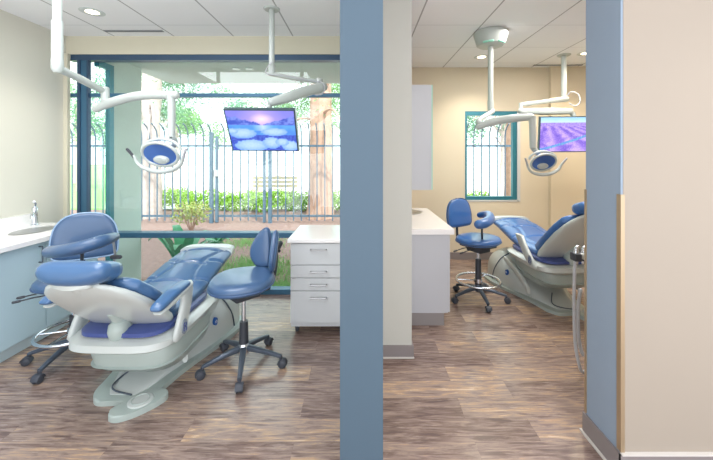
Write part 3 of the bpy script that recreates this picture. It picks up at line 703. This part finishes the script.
# ---------------------------------------------------------------- dental chairs
def dental_chair(lab, loc, rz, bl, ang, m='vinyl', lift=0, arms=(1, 1)):
    t = thing('dental_chair', lab, 'dental chair', (loc[0], loc[1], 0), rz, 'reclined dental chairs')
    A = math.radians(ang); d = V((0, -math.cos(A), math.sin(A))); nrm = V((0, math.sin(A), math.cos(A)))
    hinge = V((0, -.20, .50)); top = hinge+d*bl
    # seat and leg cushion, quilted with grooves
    secs = []
    prof = [(-.25, .47, .25, .05), (-.10, .462, .255, .056), (.12, .465, .25, .06), (.30, .50, .248, .06), (.50, .548, .242, .054), (.68, .575, .232, .048), (.80, .58, .218, .038)]
    def at(y):
        for p, q in zip(prof, prof[1:]):
            if y <= q[0] or q is prof[-1]:
                f = (y-p[0])/(q[0]-p[0]); f2 = f
                return [p[k]*(1-f2)+q[k]*f2 for k in range(1, 4)]
    ys = [-.25, -.249, -.246, -.24, -.23]+[-.215+i*1.0/100 for i in range(101)]+[.795, .803, .808, .81]
    for y in ys:
        z, hw, ht = [sum(at(min(.80, max(-.25, y+o)))[k] for o in (-.04, -.02, 0, .02, .04))/5 for k in range(3)]
        e = min(y+.25, .81-y); f = math.sqrt(max(0, 1-(1-min(e, .035)/.035)**2)); f = .06+.94*f
        ring = sup(V((0, y, z)), V((1, 0, 0)), V((0, -.12, 1)).normalized(), hw-(1-f)*.03, ht*f, 3.2, 96)
        for p in ring:
            if p.z > z:
                g_ = 0
                xc = .135+.035*math.cos((y-.05)*9)
                g_ = max(g_, math.exp(-((abs(p.x)-xc)/.010)**2)*(1 if y > -.1 else 0))
                for yy in (.15, .42, .66):
                    g_ = max(g_, math.exp(-((y-yy-.35*abs(p.x)*(1 if abs(p.x) > .135 else -.2))/.011)**2))
                p.z -= .016*g_*f
                p.z += .010*math.cos(p.x/.27*PI)*f
        secs.append(ring)
    bm = new(); loft(bm, secs); obj('seat_cushion', bm, m, t, ang=180)
    secs = [sup(V((0, y, z)), V((1, 0, 0)), V((0, 0, 1)), hw, ht, 3.4, 36) for y, z, hw, ht in ((.70, .582, .236, .056), (.76, .588, .232, .054), (.82, .590, .218, .044), (.86, .590, .185, .03), (.875, .588, .14, .01))]
    bm = new(); loft(bm, secs); obj('toe_cover', bm, 'white_plastic', t, ang=60)
    # backrest cushion
    bm = new()
    pts = [hinge+d*(bl*f)+nrm*(-.012*math.sin(PI*f)) for f in (0, .2, .45, .7, .9, 1.0)]
    pad(bm, pts, [.255, .262, .268, .262, .235, .18], [.05, .052, .05, .048, .042, .03], dips=(.5,), ex=3.6, n=36); bc = obj('back_cushion', bm, m, t, ang=80)
    # back shell
    bm = new(); secs = []
    for f, hw, ht, off in ((-.10, .16, .02, .085), (-.04, .245, .04, .075), (.08, .262, .045, .07), (.35, .266, .046, .066), (.65, .262, .042, .062), (.88, .240, .036, .06), (1.0, .215, .03, .058), (1.12, .17, .022, .055), (1.18, .13, .012, .054)):
        c = hinge+d*(bl*f)-nrm*(off+.0); secs.append(sup(c, V((1, 0, 0)), nrm, hw, ht, 3, 36))
    loft(bm, secs); sh = obj('back_shell', bm, 'chair_white', t, ang=60)
    # spine rib and lower neck of the shell
    bm = new(); tube(bm, [hinge+d*bl*.45-nrm*.085, hinge+d*bl*.15-nrm*.115, V((0, -.37, .445)), V((0, -.36, .40)), V((0, -.33, .37))], [.03, .05, .055, .05, .04], n=16, k=4); obj('spine', bm, 'chair_shade', sh, ang=60)
    # headrest
    hc = top+d*.085+V((0, 0, .012))
    d2 = V((0, -math.cos(A*.35), math.sin(A*.35))); n2 = V((0, math.sin(A*.35), math.cos(A*.35)))
    bm = new(); pad(bm, [hc-d2*.11, hc-d2*.04+n2*-.006, hc+d2*.03-n2*.006, hc+d2*.09+n2*.006], [.15, .175, .178, .165], [.05, .06, .062, .055], ex=3, n=32)
    for v in bm.verts: v.co += n2*(.5*(v.co.x**2))
    hr = obj('headrest', bm, m, t, ang=80)
    bm = new(); secs = []
    for f, hw in ((-.09, .06), (-.05, .08), (.03, .10), (.05, .09), (.06, .05)):
        secs.append(sup(hc+d2*f-n2*.058, V((1, 0, 0)), n2, hw, .022, 3.4, 24))
    loft(bm, secs); obj('headrest_bracket', bm, 'chair_white', hr, ang=60)
    bm = new(); tube(bm, [top-nrm*.05-d*.1, top-nrm*.055+d*.06, hc-n2*.06], [.03, .03, .028], n=12, k=3); 
    for x in (-.06, .0, .06): box(bm, x-.02, x+.02, hc.y+.005, hc.y+.03, hc.z-.11, hc.z-.075, .004)
    obj('headrest_post', bm, 'chair_white', hr, ang=50)
    # armrests
    for s in (-1, 1):
        c0 = V((s*.335, -.56, .635)); c1 = V((s*.325, -.22, .662))
        if s < 0: c0 = V((-.355, -.47, .628))
        if arms[(s+1)//2]:
            bm = new(); pad(bm, [c0, c0.lerp(c1, .5)+V((0, 0, .012)), c1], [.035, .042, .035], [.022, .026, .02], ex=2.6, n=24)
            ar = obj('armrest', bm, m, t, ang=80)
            bm = new(); pad(bm, [c0+V((0, .02, -.03)), c0.lerp(c1, .5)+V((0, 0, -.022)), c1+V((0, .03, -.012))], [.03, .04, .036], [.014, .018, .02], ex=2.8, n=20); obj('armrest_shell', bm, 'chair_white', ar, ang=60)
            hh = 1
        else:
            ar = t; hh = .45
        secs = []
        for y, z, hy, hx in ((-.215, .655, .05, .02), (-.205, .60, .055, .022), (-.215, .54, .055, .022), (-.245, .47, .058, .022), (-.275, .41, .062, .022), (-.30, .365, .055, .02), (-.31, .345, .03, .012)):
            if hh < 1: y, hy = y+.02+(z-.36)*.55, hy*1.15
            if z > .61 and hh < 1: continue
            secs.append(sup(V((s*.318, y, z)), V((0, 1, 0)), V((1, 0, 0)), hy, hx, 2.6, 20))
        bm = new(); loft(bm, secs); br = obj('armrest_bracket', bm, 'chair_white', ar, ang=60)
        mt = Matrix.Translation((s*.341, -.275, .41)) @ Matrix.Rotation(math.radians(90), 4, 'Y') @ Matrix.Rotation(math.radians(0), 4, 'Z')
        bm = new(); prism(bm, [(.046*math.cos(2*PI*i/24), .030*math.sin(2*PI*i/24)) for i in range(24)], -.003, .003, mtx=mt); obj('badge', bm, 'badge_grey', ar)
        bm = new()
        for rr, a0_, a1_, cx_ in ((.016, .6, 5.2, .016), (.014, 3.6, 8.4, -.014)):
            pts = [mt @ V((cx_+rr*math.cos(a0_+(a1_-a0_)*i/12), rr*.9*math.sin(a0_+(a1_-a0_)*i/12), s*.004)) for i in range(13)]
            tube(bm, pts, .0035, n=6)
        obj('emblem', bm, 'vinyl_violet', ar)
    # seat underside trim and tiers
    bm = new(); secs = []
    for z, y0, y1, hw in ((.392, -.36, .26, .25), (.402, -.40, .28, .268), (.425, -.40, .28, .268), (.44, -.36, .26, .25)):
        secs.append(sup(V((0, (y0+y1)/2, z)), V((1, 0, 0)), V((0, 1, 0)), hw, (y1-y0)/2, 5, 40))
    loft(bm, secs); obj('seat_pan', bm, 'vinyl_violet', t)
    bm = new(); secs = []
    for z, y0, y1, hw, c in ((.30, -.37, .2, .23, 0), (.312, -.41, .25, .285, 0), (.34, -.45, .28, .325, 0), (.375, -.44, .30, .335, 0), (.392, -.40, .28, .31, 0), (.394, -.3, .2, .2, 0)):
        secs.append(sup(V((0, (y0+y1)/2, z)), V((1, 0, 0)), V((0, 1, 0)), hw, (y1-y0)/2, 4.2, 48))
    loft(bm, secs); obj('seat_tray', bm, 'chair_white', t, ang=50)
    bm = new(); secs = []
    for z, y0, y1, hw in ((.14, -.24, .22, .21), (.15, -.31, .25, .25), (.20, -.37, .27, .265), (.205, -.38, .27, .27), (.21, -.365, .27, .26), (.265, -.375, .28, .275), (.315, -.36, .28, .26)):
        secs.append(sup(V((.03, (y0+y1)/2, z)), V((1, 0, 0)), V((0, 1, 0)), hw, (y1-y0)/2, 4.2, 48))
    loft(bm, secs); obj('lift_cover', bm, 'chair_shade', t, ang=50)
    if lift:
        for ch in t.children:
            ch.location.z += lift
    # base plate
    half = [(-.39, .02), (-.395, .08), (-.385, .13), (-.345, .17), (-.29, .195), (-.22, .205), (-.12, .225), (0, .26), (.2, .33), (.38, .385), (.5, .40), (.6, .39), (.68, .32), (.72, .14)]
    ol = [(x, y) for y, x in half]+[(-x, y) for y, x in half[::-1]]
    ol = [(p.x, p.y) for p in smooth_path([V((a, b, 0)) for a, b in ol+ol[:1]], 3)][:-1]
    bm = new(); prism(bm, ol, 0, .03, .012); obj('base_plate', bm, 'chair_shade', t, ang=50)
    # lift housing rising from the plate
    bm = new(); secs = []
    for y, h_, hw in ((-.34, .034, .08), (-.28, .045, .12), (-.15, .07, .16), (.0, .13, .21), (.12, .22, .26), (.22, .30, .295), (.32, .36, .325), (.44, .385, .345), (.55, .38, .35), (.63, .34, .335), (.69, .22, .29), (.71, .08, .24)):
        pts = []
        for i in range(25):
            a = PI*i/24; ca, sa = math.cos(a), math.sin(a)
            pts.append(V((hw*math.copysign(abs(ca)**.6, ca), y, .022+(h_-.022)*abs(sa)**.55)))
        pts += [V((-hw*.5, y, .021)), V((hw*.5, y, .021))]
        secs.append(pts)
    loft(bm, secs); ho = obj('lift_housing', bm, 'chair_white', t, ang=50)
    # seam groove strip and badge on housing sides
    for s in (-1, 1):
        bm = new(); tube(bm, [V((s*.20, .36, .365)), V((s*.300, .37, .30)), V((s*.342, .44, .16)), V((s*.352, .47, .04))], .006, n=8, k=4); obj('seam', bm, 'dark_metal', ho)
        mt = Matrix.Translation((s*.298, .235, .19)) @ Matrix.Rotation(s*math.radians(-12), 4, 'Z') @ Matrix.Rotation(math.radians(90), 4, 'Y')
        bm = new(); prism(bm, [(.030*math.cos(2*PI*i/24), .018*math.sin(2*PI*i/24)) for i in range(24)], -.01, .01, mtx=mt); obj('badge', bm, 'badge', ho)
        bm = new(); tube(bm, [mt @ V((.010*math.cos(.6+i*.45), .008*math.sin(.6+i*.45), s*.0105)) for i in range(12)], .0022, n=6); obj('emblem', bm, 'white_mark', ho)
        # lift link arm
        bm = new(); secs = []
        for y, z in ((.34, .30), (.16, .27), (-.02, .2), (-.12, .13)):
            secs.append(sup(V((s*.262, y, z)), V((0, .3, 1)).normalized(), V((1, 0, 0)), .035, .016, 4, 16))
        loft(bm, secs); obj('lift_arm', bm, 'chair_white', t, ang=50)
    # foot pedal
    bm = new(); ol = [(.02, -.45), (.04, -.50), (.10, -.512), (.18, -.465), (.25, -.38), (.265, -.32), (.22, -.28), (.15, -.29), (.08, -.36)]
    ol = [(p.x, p.y) for p in smooth_path([V((a, b, 0)) for a, b in ol+ol[:1]], 4)][:-1]
    prism(bm, ol, 0, .035, .01); fp = obj('foot_pedal', bm, 'chair_shade', t, ang=50)
    bm = new(); lathe(bm, [(0, .04), (.05, .042), (.062, .04), (.066, .036), (.066, .034), (0, .034)], V((.145, -.39, 0)), 32); obj('pedal_disc', bm, 'chair_white', fp, ang=30)
    bm = new(); tube(bm, [V((.145+.045*math.cos(2*PI*i/32), -.39+.045*math.sin(2*PI*i/32), .042)) for i in range(33)], .003, n=6); obj('pedal_ring', bm, 'chair_shade', fp)
    # cable on the plate
    bm = new(); tube(bm, [(-.02, -.12, .10), (-.10, -.24, .055), (-.07, -.32, .048), (.06, -.345, .035)], .005, n=8, k=5); obj('cable', bm, 'dark_metal', t)
    return t
dental_chair('blue dental chair in the left bay before the wide window', (-1.42, 2.34), math.radians(-1), .47, 39, 'vinyl')
dental_chair('blue dental chair in the right bay beside the hose holder', (1.91, 3.45), math.radians(4), .56, 43, 'vinyl_bright', lift=.07, arms=(0, 1))

# ---------------------------------------------------------------- dental lights
def light_head(t, c, tilt, yaw, s, drop_from):
    """oval reflector in a white yoke with a curved handle bar"""
    R = Matrix.Translation(c) @ Matrix.Rotation(yaw, 4, 'Z') @ Matrix.Rotation(tilt, 4, 'X')
    # reflector: shallow bowl, opening toward local -z
    bm = new()
    prof = [(1.0, -.012), (.99, .0), (.93, .02), (.8, .042), (.55, .062), (.2, .07), (.02, .071), (.02, .066), (.2, .065), (.55, .056), (.78, .036), (.9, .014), (.95, -.004), (.96, -.012)]
    loft(bm, [[R @ V((.125*s*q*math.cos(2*PI*i/36), .085*s*q*math.sin(2*PI*i/36), z*s)) for i in range(36)] for q, z in prof])
    hd = obj('light_head', bm, 'refl_blue', t, world=t, ang=50)
    bm = new(); pts = [R @ V((.135*s*math.cos(2*PI*i/40), .092*s*math.sin(2*PI*i/40), -.01*s)) for i in range(41)]; tube(bm, pts, .011*s, n=10); obj('rim', bm, 'arm_white', hd, world=t)
    bm = new(); tube(bm, [R @ V((.15*s*math.cos(a), -.02*s-.075*s*math.sin(a), .015*s+.03*s*math.sin(a))) for a in [PI*.0+PI*i/14 for i in range(15)]], .012*s, n=10, flat=1); obj('yoke', bm, 'arm_white', hd, world=t)
    bm = new(); tube(bm, [R @ V((x*s, y*s, z*s)) for x, y, z in ((-.19, .0, -.03), (-.165, .055, -.045), (-.10, .095, -.055), (0, .11, -.06), (.10, .095, -.055), (.165, .055, -.045), (.19, .0, -.03))], [.010*s, .015*s, .019*s, .021*s, .019*s, .015*s, .010*s], n=12, k=4, flat=.8, round_ends=True); obj('handle_bar', bm, 'arm_white', hd, world=t)
    for x in (-1, 1):
        bm = new(); tube(bm, [R @ V((x*.182*s, .03*s, -.035*s)), R @ V((x*.20*s, -.01*s, -.03*s)), R @ V((x*.225*s, -.05*s, -.025*s))], .010*s, n=10, round_ends=True); obj('handle_grip', bm, 'black' if s > .95 and x < 0 else 'hose', hd, world=t)
    bm = new(); loft(bm, [[R @ V((.062*s*q*math.cos(2*PI*i/24), .038*s+.034*s*q*math.sin(2*PI*i/24), z*s)) for i in range(24)] for q, z in ((.1, -.034), (.7, -.032), (.95, -.022), (1, -.005), (.9, .02), (.1, .03))]) if True else lathe(bm, [(0, -.03), (.022, -.03)], R @ V((0, 0, .015*s)), 16, axis=(R.to_3x3() @ V((0, 0, 1)))); box_top = None; obj('bulb_shield', bm, 'arm_white', hd, world=t)
    bm = new(); tube(bm, [drop_from, (drop_from+(R @ V((.06*s, 0, .12*s))))/2, R @ V((.03*s, -.01*s, .10*s)), R @ V((0, -.02*s, .10*s))], [.024, .022, .018, .016], n=12, k=4); obj('swivel', bm, 'arm_white', hd, world=t)
    return hd
# left light: pole at (-2.09, 2.3)
pt = V((-2.085, 2.3, 2.72))
t = thing('dental_light', 'ceiling hung dental light with jointed white arms in the left bay', 'dental light', pt, group='ceiling hung dental lights')
bm = new(); tube(bm, [pt, pt-V((0, 0, .62))], .027, n=20); tube(bm, [pt-V((0, 0, .34)), pt-V((0, 0, .60))], .033, n=20); lathe(bm, [(0, -.02), (.09, -.02), (.11, -.005), (.11, 0), (0, 0)], pt, 28); obj('ceiling_pole', bm, 'arm_white', t, world=t)
e0 = V((pt.x, pt.y, 2.08)); e1 = P(105, 92, 2.75)
bm = new(); lathe(bm, [(0, -.05), (.022, -.05), (.035, -.03), (.035, .03), (.033, .05), (0, .05)], e0, 20); obj('elbow', bm, 'arm_white', t, world=t)
bm = new(); tube(bm, [e0+V((0, .02, -.02)), e0.lerp(e1, .5)+V((0, 0, -.005)), e1], [.026, .028, .026], n=16); obj('arm', bm, 'arm_white', t, world=t)
bm = new(); tube(bm, [e1+V((0, 0, .03)), P(105.5, 106, 2.7)], .030, n=18); obj('pivot', bm, 'arm_white', t, world=t)
bm = new(); tube(bm, [P(96, 109, 2.72), P(110, 103, 2.68), P(132, 97, 2.6), P(152, 95, 2.52), P(170, 95.5, 2.46)], [.028, .036, .035, .032, .03], n=18, k=5, round_ends=True); obj('spring_arm', bm, 'arm_white', t, world=t)
dp = P(171.5, 137, 2.46)
bm = new(); tube(bm, [P(170, 95, 2.46), P(171.5, 104, 2.46), dp], [.034, .027, .025], n=16, k=3); tube(bm, [P(166, 95, 2.46), P(175, 95, 2.46)], .032, n=16, round_ends=True); obj('drop_tube', bm, 'arm_white', t, world=t)
light_head(t, P(161, 154, 2.42), math.radians(-62), math.radians(-8), 1.02, dp)
# right light
pt = V((1.315, 3.4, 2.72))
t = thing('dental_light', 'ceiling hung dental light with round canopy in the right bay', 'dental light', pt, group='ceiling hung dental lights')
bm = new(); lathe(bm, [(0, -.15), (.12, -.145), (.135, -.135), (.165, -.03), (.165, -.01), (.15, 0), (0, 0)], pt, 36); obj('ceiling_canopy', bm, 'arm_white', t, world=t, ang=30)
for a in (-2.3, -1.9, -1.2, -.8):
    bm = new(); tube(bm, [pt+V((.132*math.cos(a-.12), .132*math.sin(a-.12), -.132)), pt+V((.132*math.cos(a+.12), .132*math.sin(a+.12), -.132))], .012, n=8, round_ends=True); obj('canopy_light', bm, 'teal_glow', t, world=t)
bm = new(); tube(bm, [pt-V((0, 0, .14)), pt-V((0, 0, .80))], .026, n=20); tube(bm, [pt-V((0, 0, .70)), pt-V((0, 0, .80))], .030, n=20); obj('ceiling_pole', bm, 'arm_white', t, world=t)
e0 = V((pt.x, pt.y, 1.92)); e1 = P(481, 124, 3.0)
bm = new(); tube(bm, [e0, e0+V((-.01, -.06, -.02)), e1+V((.0, .06, .04)), e1], [.028, .024, .022, .026], n=14, k=4); obj('arm', bm, 'arm_white', t, world=t)
bm = new(); tube(bm, [P(478.5, 127, 3.0), P(492, 122, 2.97), P(512, 118.5, 2.9), P(531, 117, 2.85)], [.026, .036, .035, .03], n=18, k=5, round_ends=True); obj('spring_arm', bm, 'arm_white', t, world=t)
dp = P(533, 148, 2.85)
bm = new(); tube(bm, [P(532, 116.5, 2.85), P(532.5, 124, 2.85), dp], [.034, .028, .026], n=16, k=3); obj('drop_tube', bm, 'arm_white', t, world=t)
light_head(t, P(543, 162, 2.85), math.radians(-62), math.radians(10), .86, dp)

# ---------------------------------------------------------------- monitors
def clampf(x): return max(0, min(1, x))
def mixc(a, b, t): t = clampf(t); return tuple(x*(1-t)+y*t for x, y in zip(a, b))
def lake(u, v):
    n = noise.noise(V((u*9, v*9, 0))); n2 = noise.noise(V((u*30, v*30, 4)))
    sky = mixc((200, 170, 235), (130, 130, 225), abs(u-.5)*2.2+ (v-.7))
    sky = mixc((255, 225, 240), sky, math.hypot((u-.52)*1.6, (v-.80)*2.2)*3.2)
    ridge = .66+.20*min(1, abs(u-.52)*2.3)+.045*noise.noise(V((u*11, 2, 0)))+.02*noise.noise(V((u*35, 5, 0)))
    if v > .66:
        c = sky if v > ridge else mixc((62, 84, 190), (120, 140, 225), .5+n*1.2+n2*.8)
    else:
        c = mixc((90, 160, 248), (60, 105, 225), (.66-v)*1.6+n*.5)
        c = mixc((190, 215, 255), c, abs(u-.52)*6+.2*(.66-v)*4) if v > .5 else c
        snow = 0
        for (x, y, rx, ry) in ((.2, .44, .2, .13), (.3, .12, .26, .16), (.68, .48, .2, .1), (.62, .2, .14, .15), (.9, .12, .13, .14), (.78, .22, .1, .1), (.05, .5, .08, .07)):
            q = ((u-x)/rx)**2+((v-y)/ry)**2+n2*.3
            if q < 1: snow = max(snow, 1); c = mixc((178, 208, 255), (112, 158, 245), q*.8+(y-v)*1.5)
        if v < .4 and not snow: c = mixc((48, 68, 178), (80, 110, 215), .4+n2)
    return c
def lavender(u, v):
    n = noise.noise(V((u*10, v*10, 0))); n2 = noise.noise(V((u*45, v*45, 4)))
    if v > .84: return mixc((205, 235, 245), (150, 205, 245), (v-.84)*6+.2*n)
    if v > .74: return mixc((140, 110, 215), (190, 170, 235), .5+n2)
    ang = (u-.1)/(.95-v+.05); row = math.sin(ang*13+n)
    c = mixc((112, 84, 205), (205, 175, 245), .5+.35*row+.5*n2+.3*n)
    curve = .52*u**1.2+.06
    if abs(v-curve) < .035: c = mixc((90, 120, 225), (110, 190, 210), .5+n2*2)
    return c
def monitor(lab, tl, tr, bl, br, fn, parts, nx=96, ny=56, thick=.035):
    """screen corners in world space"""
    c = (tl+tr+bl+br)/4; t = thing('wall_screen' if False else 'monitor', lab, 'monitor', parts['mount'], group='arm mounted monitors')
    ux = (tr-tl).normalized(); uy = (tl-bl).normalized(); nz = ux.cross(uy).normalized()   # nz towards viewer
    if nz.y > 0: nz = -nz
    W = (tr-tl).length; Hh = (tl-bl).length; bz = .011
    mt = Matrix((( ux.x, uy.x, nz.x, bl.x), (ux.y, uy.y, nz.y, bl.y), (ux.z, uy.z, nz.z, bl.z), (0, 0, 0, 1)))
    bm = new(); box(bm, -bz, W+bz, -bz, Hh+bz, -thick, -.002, .004); bmesh.ops.transform(bm, matrix=mt, verts=bm.verts); case = obj('casing', bm, 'bezel', t, world=t, smooth=False)
    bm = new(); box(bm, W+bz, W+bz+.005, -bz, Hh+bz, -thick+.003, -.004); bmesh.ops.transform(bm, matrix=mt, verts=bm.verts); obj('side_trim', bm, 'silver', case, world=t, smooth=False)
    bm = new(); lay = bm.loops.layers.float_color.new('picture')
    vs2 = [[bm.verts.new(mt @ V((W*i/nx, Hh*j/ny, 0))) for i in range(nx+1)] for j in range(ny+1)]
    for j in range(ny):
        for i in range(nx):
            f = bm.faces.new((vs2[j][i], vs2[j][i+1], vs2[j+1][i+1], vs2[j+1][i]))
            for lp, (a, b) in zip(f.loops, ((i, j), (i+1, j), (i+1, j+1), (i, j+1))): lp[lay] = (*lin(fn(a/nx, b/ny)), 1)
    bmesh.ops.transform(bm, matrix=root_matrix(t).inverted(), verts=bm.verts)
    me = bpy.data.meshes.new('screen'); bm.to_mesh(me); bm.free(); me.materials.append(M['screen']); o = bpy.data.objects.new('screen', me); C.objects.link(o); o.parent = t
    return t, nz, c
# left monitor
pole = V((-.765, 2.87, 2.72))
tl, tr, bl, br = P(224.5, 110.5, 2.5), P(293.5, 111, 2.5), P(233.5, 150, 2.70), P(299.8, 152.5, 2.70)
t, nz, c = monitor('monitor on a ceiling arm showing a blue lake with mountains, left bay', tl, tr, bl, br, lake, {'mount': pole})
bm = new(); tube(bm, [pole, V((pole.x, pole.y, 2.20))], .024, n=18); lathe(bm, [(0, -.012), (.06, -.012), (.07, 0), (0, 0)], pole, 24); obj('ceiling_pole', bm, 'arm_white', t, world=t)
bm = new(); tube(bm, [V((pole.x, pole.y, 2.24)), V((pole.x, pole.y, 2.15))], .03, n=18); tube(bm, [P(272, 74, 2.87), P(295, 78.5, 2.92), P(322, 82, 3.0)], [.02, .018, .018], n=12, ex=3); obj('arm', bm, 'arm_white', t, world=t)
bm = new(); tube(bm, [P(319, 79, 3.0), P(319.5, 94, 2.98)], .034, n=16); obj('pivot', bm, 'arm_white', t, world=t)
bm = new(); tube(bm, [P(323, 87, 2.97), P(305, 91.5, 2.85), P(286, 98, 2.72), P(272, 102, 2.66)], [.04, .045, .042, .034], n=16, k=3, ex=3, round_ends=True); obj('spring_arm', bm, 'arm_white', t, world=t)
bm = new(); tube(bm, [P(272, 102, 2.66), P(269, 108, 2.66), P(266, 118, 2.66), c-nz*.03], [.02, .018, .018, .03], n=12, k=3); obj('tilt_mount', bm, 'arm_white', t, world=t)
bm = new(); tube(bm, [P(272, 62, 2.83), P(266.5, 69, 2.8), P(268, 74, 2.8), P(285, 76, 2.85), P(312, 81, 2.93), P(323, 83, 2.92), P(324, 92, 2.9), P(316, 95, 2.9), P(312, 90, 2.9), P(318, 83, 2.93)], .0045, n=8, k=5); obj('cable', bm, 'hose', t, world=t)
# right monitor
pole = V((2.525, 4.17, 2.72))
tl, tr, bl, br = P(541, 117.5, 3.86), P(599, 117.0, 3.86), P(539.5, 151.5, 3.92), P(598, 151.7, 3.92)
t, nz, c = monitor('monitor on a ceiling arm showing a purple lavender field, right bay', tl, tr, bl, br, lavender, {'mount': pole})
bm = new(); tube(bm, [pole, V((pole.x, pole.y, 2.19))], .030, n=18); lathe(bm, [(0, -.012), (.07, -.012), (.08, 0), (0, 0)], pole, 24); obj('ceiling_pole', bm, 'arm_white', t, world=t)
bm = new(); tube(bm, [P(566, 99, 4.15), P(545, 101.5, 4.05), P(521, 104.5, 3.95)], [.036, .026, .024], n=12, ex=3, round_ends=True); obj('arm', bm, 'arm_white', t, world=t)
bm = new(); tube(bm, [P(521, 103, 3.95), P(521, 113, 3.95)], .024, n=12); obj('pivot', bm, 'arm_white', t, world=t)
bm = new(); tube(bm, [P(521, 111, 3.95), P(545, 111.5, 3.97), P(570, 111.5, 4.0)], [.034, .042, .036], n=14, ex=3.4, round_ends=True); obj('spring_arm', bm, 'arm_white', t, world=t)
bm = new(); tube(bm, [P(570, 111.5, 4.0), P(574, 118, 4.0), c-nz*.03], [.03, .03, .03], n=12, k=3); obj('tilt_mount', bm, 'arm_white', t, world=t)
bm = new(); tube(bm, [P(566, 97, 4.1), P(571, 92, 4.05), P(578, 94, 4.03), P(580, 102, 4.0), P(575, 106, 4.0), P(569, 103, 4.02)], .007, n=8, k=5); obj('cable', bm, 'hose', t, world=t)

# ---------------------------------------------------------------- instrument holder with hoses
t = thing('instrument_holder', 'grey instrument holder with hanging hoses beside the pale blue wall end', 'dental instrument holder', (1.72, 2.2, 0))
bm = new(); lathe(bm, [(0, 0), (.16, 0), (.16, .02), (.03, .04), (.025, .05), (.025, .80), (0, .80)], V((1.72, 2.2, 0)), 28); obj('stand', bm, 'chair_white', t, world=t)
bm = new(); tube(bm, [(1.72, 2.2, .78), (1.55, 2.2, .78), (1.45, 2.2, .80)], [.022, .02, .02], n=12, k=3, round_ends=True); obj('arm', bm, 'chair_white', t, world=t)
for i, (px, y) in enumerate(((576, 2.17), (583.5, 2.24))):
    b = P(px, 256, y)
    bm = new(); box(bm, b.x-.022, b.x+.022, b.y-.03, b.y+.03, b.z-.03, b.z+.02, .008); h = obj('holder_clip', bm, 'black', t, world=t)
    bm = new(); tube(bm, [b+V((0, 0, -.05)), b+V((.0, 0, .03)), b+V((.012, .01, .055)), b+V((.03, .01, .06))], [.012, .014, .011, .006], n=12, k=3, round_ends=True); obj('handpiece', bm, 'chrome', t, world=t)
for pts, r in (([(575, 262, 2.17), (574, 300, 2.17), (575, 340, 2.17), (578.5, 362, 2.17), (583, 372, 2.2), (592, 360, 2.22), (598, 320, 2.24), (600, 290, 2.24)], .010),
               ([(580.5, 290, 2.3), (578, 310, 2.3), (579, 340, 2.3), (584, 355, 2.3), (592, 340, 2.3), (598, 300, 2.28)], .012)):
    bm = new(); tube(bm, [P(*p) for p in pts], r, n=10, k=6, round_ends=True); obj('hose', bm, 'hose', t, world=t)
